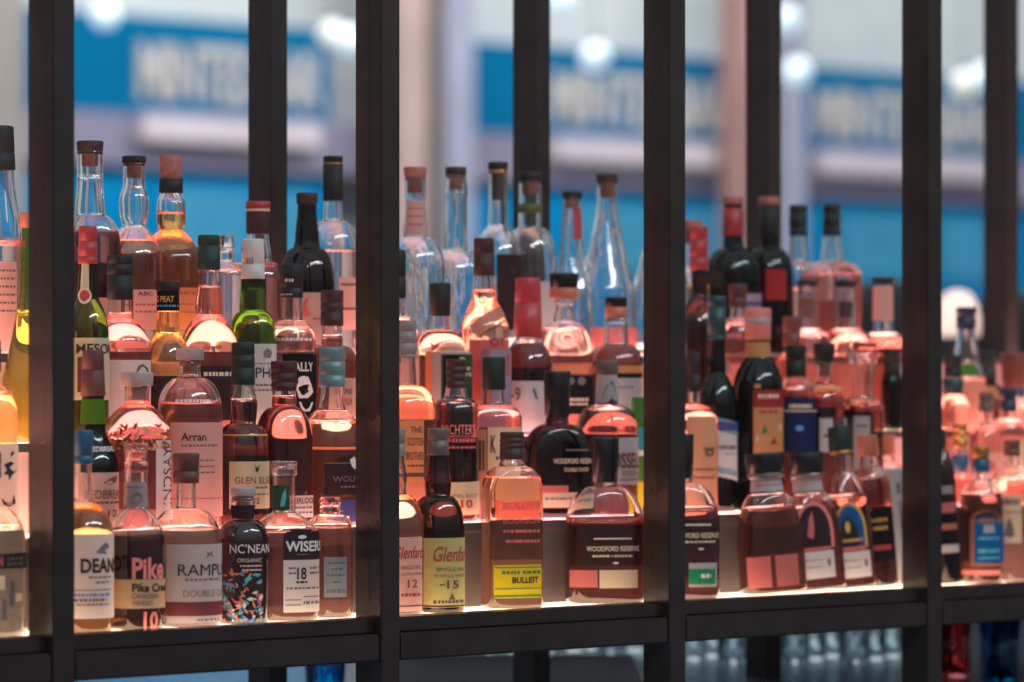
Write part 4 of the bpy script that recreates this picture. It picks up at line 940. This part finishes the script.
nt.links.new(fr.outputs[0], mx.inputs[0]); nt.links.new(tr.outputs[0], mx.inputs[1]); nt.links.new(gs.outputs[0], mx.inputs[2])
nt.links.new(mx.outputs[0], out.inputs['Surface'])

origin = loc(0, 0, 0)
cage = empty('display_cage', loc(0, 0, SHELF), 'dark steel cage of upright bars and a bottom rail in front of the bottles', 'display cage', None, TH)
BOT, TOP = -0.1965, 1.9          # along z, from the lowest tread
SP = 0.588
PW, PD = 0.0366, 0.058
UF = [u_at(p, 0) for p in (64, 390.5, 677.5, 935)]
UF = [UF[0] - SP] + UF + [UF[-1] + SP]
ZR1, ZR2, ZR3 = 0.004, -0.017, -0.058     # sill top, groove, rail bottom
for u in UF:
    MB().box(u - PW / 2, u + PW / 2, 0, PD, BOT, TOP, .0012).build('post', 'steel', cage)
for a, b in zip(UF, UF[1:]):
    MB().box(a + PW / 2, b - PW / 2, 0.017, PD, ZR2, ZR1, .0012).build('sill', 'steel', cage)
    MB().box(a + PW / 2, b - PW / 2, 0.001, PD, ZR3, ZR2 - .0012, .003).build('rail', 'steel', cage)
    MB().box(a + PW / 2, b - PW / 2, 0.022, 0.028, ZR1, TOP, 0).build('glass_pane', 'pane_glass', cage)
VB = 0.627
UBK = [u_at(p, VB) for p in (279, 543, 775, 1012.5)]
for u in UBK:
    MB().box(u - PW / 2, u + PW / 2, VB, VB + PD, BOT, TOP, .0012).build('post', 'steel', cage)
for i, (a, b) in enumerate(zip(UBK, UBK[1:])):
    MB().box(a + PW / 2, b - PW / 2, VB + .012, VB + PD, ZR3, ZR2, .0012).build('back_rail', 'steel', cage)
MB().box(UF[0] - PW / 2, UF[-1] + PW / 2, 0, PD, TOP, TOP + .05, .002).build('top_rail', 'steel', cage)
MB().box(UBK[0] - PW / 2 - .6, UBK[-1] + PW / 2, VB, VB + PD, TOP, TOP + .05, .002).build('top_rail', 'steel', cage)

steps = empty('bottle_steps', loc(0, 0, SHELF), 'stepped bottle shelf lit pink from inside, behind the steel bars', 'bottle shelf', None, TH)
E0, E1 = -0.9, 3.4
vb = [0.0595, 0.186, 0.314, 0.442, 0.600]
for t in range(4):
    z = RISE * t
    MB().box(E0, E1, vb[t], vb[t + 1] - (.0 if t == 3 else .0), z - .012, z, 0).build('tread', 'tread_low' if t == 0 else 'tread_lit', steps)
    if t:
        MB().box(E0, E1, vb[t] - .0022, vb[t] - .0002, z - .013, z + .0005, 0).build('edge_mask', 'riser_grey', steps)  # added strip, hides the glow of the tread's front edge
        MB().box(E0, E1, vb[t] + .002, vb[t] + .010, z - RISE, z - .012, 0).build('riser', 'riser_grey' if t == 1 else 'riser_pale', steps)
MB().box(E0, E1, .0595, .600, -.055, -.0125, 0).build('base_board', 'steel', steps)
MB().box(E0, E1, .592, .600, -.0, RISE * 3 - .012, 0).build('back_board', 'steel', steps)

# bar counter under and behind the cage
CZ = EYE - 0.56
lu = empty
cnt = MB().box(-1.4, 4.2, -0.6, 3.6, CZ - .06, CZ, .004).build('bar_counter', principled('counter_glitter', C(84, 104, 112), .16, noise=.5, scale=40))  # strong colour noise painted for the glitter of reflections
cnt.location = origin; cnt.rotation_euler = (0, 0, TH)
tag(cnt, 'dark bar counter running under the bottle cage', 'bar counter')
def at_y(px, py, h):
    """point on a level plane h below the eye seen at a pixel"""
    Y = h * F / (py - HY); return Vector(((px - 512) / F * Y, Y, EYE - h))
p = at_y(512, 676.8, .56)
mat_ = empty('bar_mat', loc(0, 0, 0), 'ribbed black rubber bar mat lying under the bottle cage on the counter', 'bar mat')
mat_.location = p + Vector((0, 0.05, 0)); 
mb = MB(); mb.box(-.24, .24, -.36, .36, 0.0005, .008, .003); mb.build('mat_base', 'black_rubber', mat_)
mb = MB()
for i in range(22):
    y = -.345 + i * .0325; mb.box(-.232, .232, y, y + .012, .008, .013, 0)
mb.build('rib', 'black_rubber', mat_)

# glasses on the counter
glass('tumbler', (.93, .97, .98), 1.46)
def tumbler(h, r0, r1):
    w = .0022
    pr = [(r1 - w, h), (r1, h), (r0, .003), (r0 - .003, 0.0), (.002, 0)]
    inn = [(r1 - w, h), (r0 - w, .012), (.002, .011)]
    mb = MB(); n = 28
    prof = inn[::-1] + pr
    k = 0
    for r, z in prof:
        for i in range(n):
            a = 2 * math.pi * i / n; mb.v.append((r * math.cos(a), r * math.sin(a), z))
    for j in range(len(prof) - 1):
        for i in range(n):
            a, b = j * n + i, j * n + (i + 1) % n
            mb.f.append((a, a + n, b + n, b))
    mb.f.append(tuple(range(n))); m_ = (len(prof) - 1) * n
    mb.f.append(tuple(m_ + n - 1 - i for i in range(n)))
    return mb
g0 = tumbler(.14, .030, .036).build('highball_glass', 'tumbler', None, True)
first = True
for i in range(24):
    px = 430 + i * 20.2
    if 640 < px < 686: continue
    side = 'left' if px < 650 else 'right'
    py = 655 if px < 650 else 664
    P = at_y(px, py, .56) + Vector((0, (i % 3) * .078, .0006))
    o = g0 if first else g0.copy()
    if not first: COL.objects.link(o)
    first = False
    o.location = P; o.rotation_euler = (0, 0, i * .7)
    if side == 'left': tag(o, 'empty highball glass in the row beyond the black bar mat', 'glass', 'highball glasses behind the bar mat')
    else: tag(o, 'empty highball glass on the counter right of the bar mat', 'glass', 'highball glasses right of the bar mat')
for px, py, m_, lb in ((952, 678, 'pinkglass', 'pink tinted glass on the counter at the right end'), (1000, 684, 'cyanglass', 'blue tinted glass on the counter in the right corner'), (325, 700, 'cyanglass2', 'blue tinted glass on the counter left of the bar mat')):
    glass(m_, (.95, .55, .55) if m_ == 'pinkglass' else (.25, .75, .9), 1.46)
    o = tumbler(.15, .032, .04).build('tinted_glass', m_, None, True); o.location = at_y(px, py, .56) + Vector((0, 0, .0006)); tag(o, lb, 'glass')

YF = 24.0; KF = YF / 14.0
# ---------------------------------------------------------------- the hall beyond: shop fronts out of focus
def fac(px, v=0.0, YC=YF):
    """distance along the shop front (parallel to the cage) at a pixel column"""
    # plane: P = (0, YC) + t*(CT, ST) + v*(-ST, CT)
    k = (px - 512) / F
    return (k * (YC + v * CT) + v * ST) / (CT - k * ST)
def facbox(name, px0, px1, z0, z1, v0, v1, mat, parent=None, b=0.0):
    t0, t1 = fac(px0, v0), fac(px1, v0)
    o = MB().box(t0, t1, v0, v1, z0 * KF if z0 > -1 else z0, z1 * KF, b).build(name, mat, parent)
    if parent is None:
        o.location = (0, YF, EYE); o.rotation_euler = (0, 0, TH)
    return o
principled('plaster', C(205, 210, 210), .9, 0.0, 0.0, noise=.06, scale=3)
principled('sign_blue', C(0, 104, 146), .9, 0.0, 0.0, noise=.06, scale=2); principled('front_blue', C(0, 126, 178), .9, 0.0, 0.0, noise=.15, scale=1.2)
principled('ledge', C(132, 126, 148), .7, noise=.08, scale=2); principled('letter', C(196, 190, 186), .9, 0.0, 0.0, noise=0)
principled('band_pale', C(206, 190, 196), .8, noise=.06, scale=3); principled('pale_blue', C(60, 146, 182), .3, noise=.1, scale=2)
principled('col_pink', C(188, 158, 152), .7, noise=.1, scale=3); principled('col_brown', C(104, 92, 90), .7, noise=.1, scale=3)
principled('col_lilac', C(160, 160, 180), .7, noise=.08, scale=3); principled('col_beige', C(150, 140, 134), .7, noise=.08, scale=3)
principled('col_rust', C(176, 132, 120), .6, noise=.1, scale=3); principled('floor_m', C(96, 90, 92), .5, noise=.2, scale=2)
principled('seat_dark', C(48, 42, 44), .7, noise=.2, scale=8)
w = facbox('wall_back', -1500, 2600, -1.45, 4.0, .35, .6, 'plaster'); tag(w, kind='structure')
fl = MB().box(-20, 34, -14, 60, -.1, 0, 0).build('floor', 'floor_m'); tag(fl, kind='structure')
for a, b, s, c, d, lb in ((-300, 330, 'MINTES BAR', 140, 322, 'blurred shop sign with pale capital letters on blue, behind the left bars'),
                          (474, 752, 'MINTES BAR', 553, 735, 'blurred shop sign with pale capital letters on blue, behind the middle bars'),
                          (806, 1100, 'MINTES BAR', 817, 996, 'blurred shop sign with pale capital letters on blue, behind the right bars')):
    sg = empty('shop_sign', (0, YF, EYE), lb, 'sign', None, TH)
    facbox('sign_board', a, b, .835, 1.15, 0.0, .06, 'sign_blue', sg)
    TV, TP, tw = text_mesh(s, .02)
    t0, t1 = fac(c, -.03), fac(d, -.03)
    V = []; Fc = []
    n = len(TV)
    for yy in (-.03, -.001):
        V += [(t0 + x / tw * (t1 - t0), yy, (.885 + y * .185) * KF) for x, y in TV]
    Fc = [tuple(q) for q in TP] + [tuple(n + i for i in reversed(q)) for q in TP]
    ec = {}
    for q in TP:
        for i in range(len(q)):
            e = (q[i], q[(i + 1) % len(q)]); ec[e] = 1
    for (i, j) in ec:
        if (j, i) not in ec: Fc.append((j, i, n + i, n + j))
    link('lettering', V, Fc, 'letter', sg, False)
    o = facbox('pale_band', max(c + 4, -200), min(d, 1060), .742, .832, -.12, -.02, 'band_pale', None, .006)  # pale band below each sign board
    tag(o, lb.replace('shop sign with pale capital letters on blue', 'pale band under the blue shop sign'), 'awning')
    o = facbox('storefront', a, b, -1.45, .66, .06, .20, 'front_blue', None)
    tag(o, lb.replace('shop sign with pale capital letters on blue', 'bright blue shop front'), 'shop front')
    ws = [(c + 25, c + 110), (c + 125, c + 170)]
    for x0, x1 in ws:
        facbox('window_reflection', x0, x1, .36, .60, .045, .065, 'pale_blue', o).location = (0, 0, 0)  # pale patches paint the reflections in the shop windows
o = facbox('ledge_beam', -300, 1100, .665, .832, -.015, .30, 'ledge', None); tag(o, 'long lilac-grey ledge running below the blue shop signs', 'ledge')
for a, b, m_, lb in ((-60, 26, 'col_beige', 'beige column at the far left edge'), (396, 428, 'col_pink', 'pale pink column behind the second bar'),
                     (428, 446, 'col_brown', 'brown-grey column between the pink one and the lilac one'), (446, 475, 'col_lilac', 'lilac-grey column left of the middle blue sign'),
                     (736, 750, 'col_rust', 'slim rust-pink column right of the middle sign'), (784, 806, 'col_lilac', 'lilac column left of the right-hand blue sign')):
    o = facbox('column', a, b, -1.45, 3.2, -.32, -.2 + .03, m_, None, .01); tag(o, 'blurred ' + lb, 'column')
# round white lamps hung in the hall
def bulb(px, py, Y, r, s, lb):
    e = empty('globe_lamp', ((px - 512) / F * Y, Y, zpix(py, Y)), lb, 'lamp')
    MB().lathe([(r * math.sin(math.pi * i / 14) + 1e-4, r * math.cos(math.pi * i / 14)) for i in range(15)], 20).build('globe', s, e, True)
    MB().lathe([(.012, r + .03), (.014, r - .003)], 12).build('holder', 'c_black', e, True)
    MB().lathe([(.003, r + 2.2), (.003, r + .03)], 8).build('cord', 'c_black', e, True)
lit('bulb_cool', C(190, 224, 236), .9); lit('bulb_warm', C(226, 226, 200), .62)
lit('lamp_glow', C(255, 214, 190), 1.1)
for i, (px, py, m_, lb) in enumerate(((105, 14, 'bulb_cool', 'cool white globe lamp above the left blue sign'), (352, 40, 'bulb_cool', 'cool white globe lamp at the right end of the left sign'),
        (332, 34, 'bulb_warm', 'dimmer warm globe lamp beside the cool one by the second bar'), (595, 56, 'bulb_cool', 'bright round globe lamp on the middle blue sign'),
        (562, -2, 'bulb_cool', 'globe lamp at the top edge above the middle sign'), (797, 72, 'bulb_cool', 'globe lamp in front of the lilac column'),
        (786, 20, 'bulb_cool', 'upper globe lamp over the lilac column'), (986, 76, 'bulb_cool', 'globe lamp beside the rightmost back post'), (964, 84, 'bulb_warm', 'warm globe lamp at the end of the right sign'))):
    bulb(px, py, 19.0 + (i % 3) * .5, .068, m_, 'blurred ' + lb)
e = empty('shaded_lamp', ((958 - 512) / F * 10, 10.0, zpix(312, 10.0)), 'blurred glowing lamp shade low behind the bottles at the right', 'lamp')
MB().lathe([(.008, .055), (.03, .048), (.048, .02), (.055, -.02), (.053, -.06)], 24).build('lamp_shade', 'lamp_glow', e, True)
MB().lathe([(.012, -.06), (.012, -1.54), (.09, -1.55), (.09, -1.58)], 20).build('lamp_stem', 'c_black', e, True)
for px, py, wd, lb in ((888, 280, .16, 'dark rounded seat back low behind the right-hand bottles'), (1018, 292, .2, 'dark rounded seat back behind the rightmost post')):
    Y = 10.5 if px < 1000 else 11.3
    e = empty('booth_seat', ((px - 512) / F * Y, Y, zpix(py, Y)), lb, 'seat')
    pr = [(1e-3, 0)] + [(wd * math.sin(a * math.pi / 16), -.12 + .12 * math.cos(a * math.pi / 16)) for a in range(1, 9)] + [(wd, -1.0)]
    MB().lathe(pr, 28).build('seat_back', 'seat_dark', e, True)
    MB().lathe([(.05, -1.0), (.05, .001 - zpix(py, Y))], 12).build('seat_leg', 'c_black', e, True)

# ---------------------------------------------------------------- light
wd = bpy.data.worlds.new('World'); SC.world = wd; wd.use_nodes = True
nt = wd.node_tree; nt.nodes.clear()
bg = nt.nodes.new('ShaderNodeBackground'); ow = nt.nodes.new('ShaderNodeOutputWorld')
tc = nt.nodes.new('ShaderNodeTexCoord'); sp = nt.nodes.new('ShaderNodeSeparateXYZ'); rp = nt.nodes.new('ShaderNodeValToRGB')
nt.links.new(tc.outputs['Generated'], sp.inputs[0]); nt.links.new(sp.outputs['Z'], rp.inputs[0])
rp.color_ramp.elements[0].color = (.16, .14, .15, 1); rp.color_ramp.elements[0].position = 0.0
rp.color_ramp.elements[1].color = (.62, .72, .80, 1); rp.color_ramp.elements[1].position = .6
nt.links.new(rp.outputs[0], bg.inputs[0]); bg.inputs[1].default_value = 0.75
nt.links.new(bg.outputs[0], ow.inputs[0])
def area(name, P, target, size, power, col):
    l = bpy.data.lights.new(name, 'AREA'); l.energy = power; l.color = col; l.shape = 'DISK'; l.size = size
    o = bpy.data.objects.new(name, l); COL.objects.link(o); o.location = P
    o.rotation_euler = (Vector(target) - Vector(P)).to_track_quat('-Z', 'Y').to_euler()
    return o
def strip(name, P, target, along, sx, sy, power, col):
    l = bpy.data.lights.new(name, 'AREA'); l.energy = power; l.color = col; l.shape = 'RECTANGLE'; l.size = sx; l.size_y = sy
    o = bpy.data.objects.new(name, l); COL.objects.link(o); o.location = P
    z = -(Vector(target) - Vector(P)).normalized(); x = Vector(along); x = (x - z * x.dot(z)).normalized(); y = z.cross(x)
    o.rotation_euler = Matrix((x, y, z)).transposed().to_euler()
    return o
fd = Vector((CT, ST, 0)); fn = Vector((ST, -CT, 0))
c_ = Vector((0, YF, 0))
strip('facade_fill', c_ + fn * 5 + fd * -1.5 + Vector((0, 0, 7.0)), c_ + Vector((0, 0, 2.2)), fd, 14, 2.0, 860, (.94, .98, 1))  # added fill light out of view, brightens the shop fronts
q_ = loc(1.1, 0, 0)
strip('bar_strip_light', q_ + fn * 1.9 + Vector((0, 0, 3.1)), q_ + Vector((0, 0, 1.2)), fd, 3.8, .12, 42, (.84, .97, 1))
# ---------------------------------------------------------------- camera
cd = bpy.data.cameras.new('camera'); cam = bpy.data.objects.new('camera', cd); COL.objects.link(cam)
cam.location = (0, 0, EYE); cam.rotation_euler = (math.pi / 2, 0, 0)
cd.sensor_width = 36; cd.lens = 36 * F / 1024; cd.shift_y = (HY - 341) / 1024
cd.clip_end = 100
cd.dof.use_dof = True; cd.dof.focus_distance = 5.95; cd.dof.aperture_fstop = cd.lens / 50.0
SC.camera = cam
vs = SC.view_settings
vs.view_transform = 'Standard'; vs.look = 'None'; vs.gamma = 1; vs.exposure = 0.0; vs.use_curve_mapping = False
cy = SC.cycles
cy.max_bounces = 40; cy.transmission_bounces = 36; cy.glossy_bounces = 12; cy.diffuse_bounces = 4; cy.transparent_max_bounces = 48
cy.sample_clamp_indirect = 16.0; cy.blur_glossy = 0.6
cy.use_denoising = True
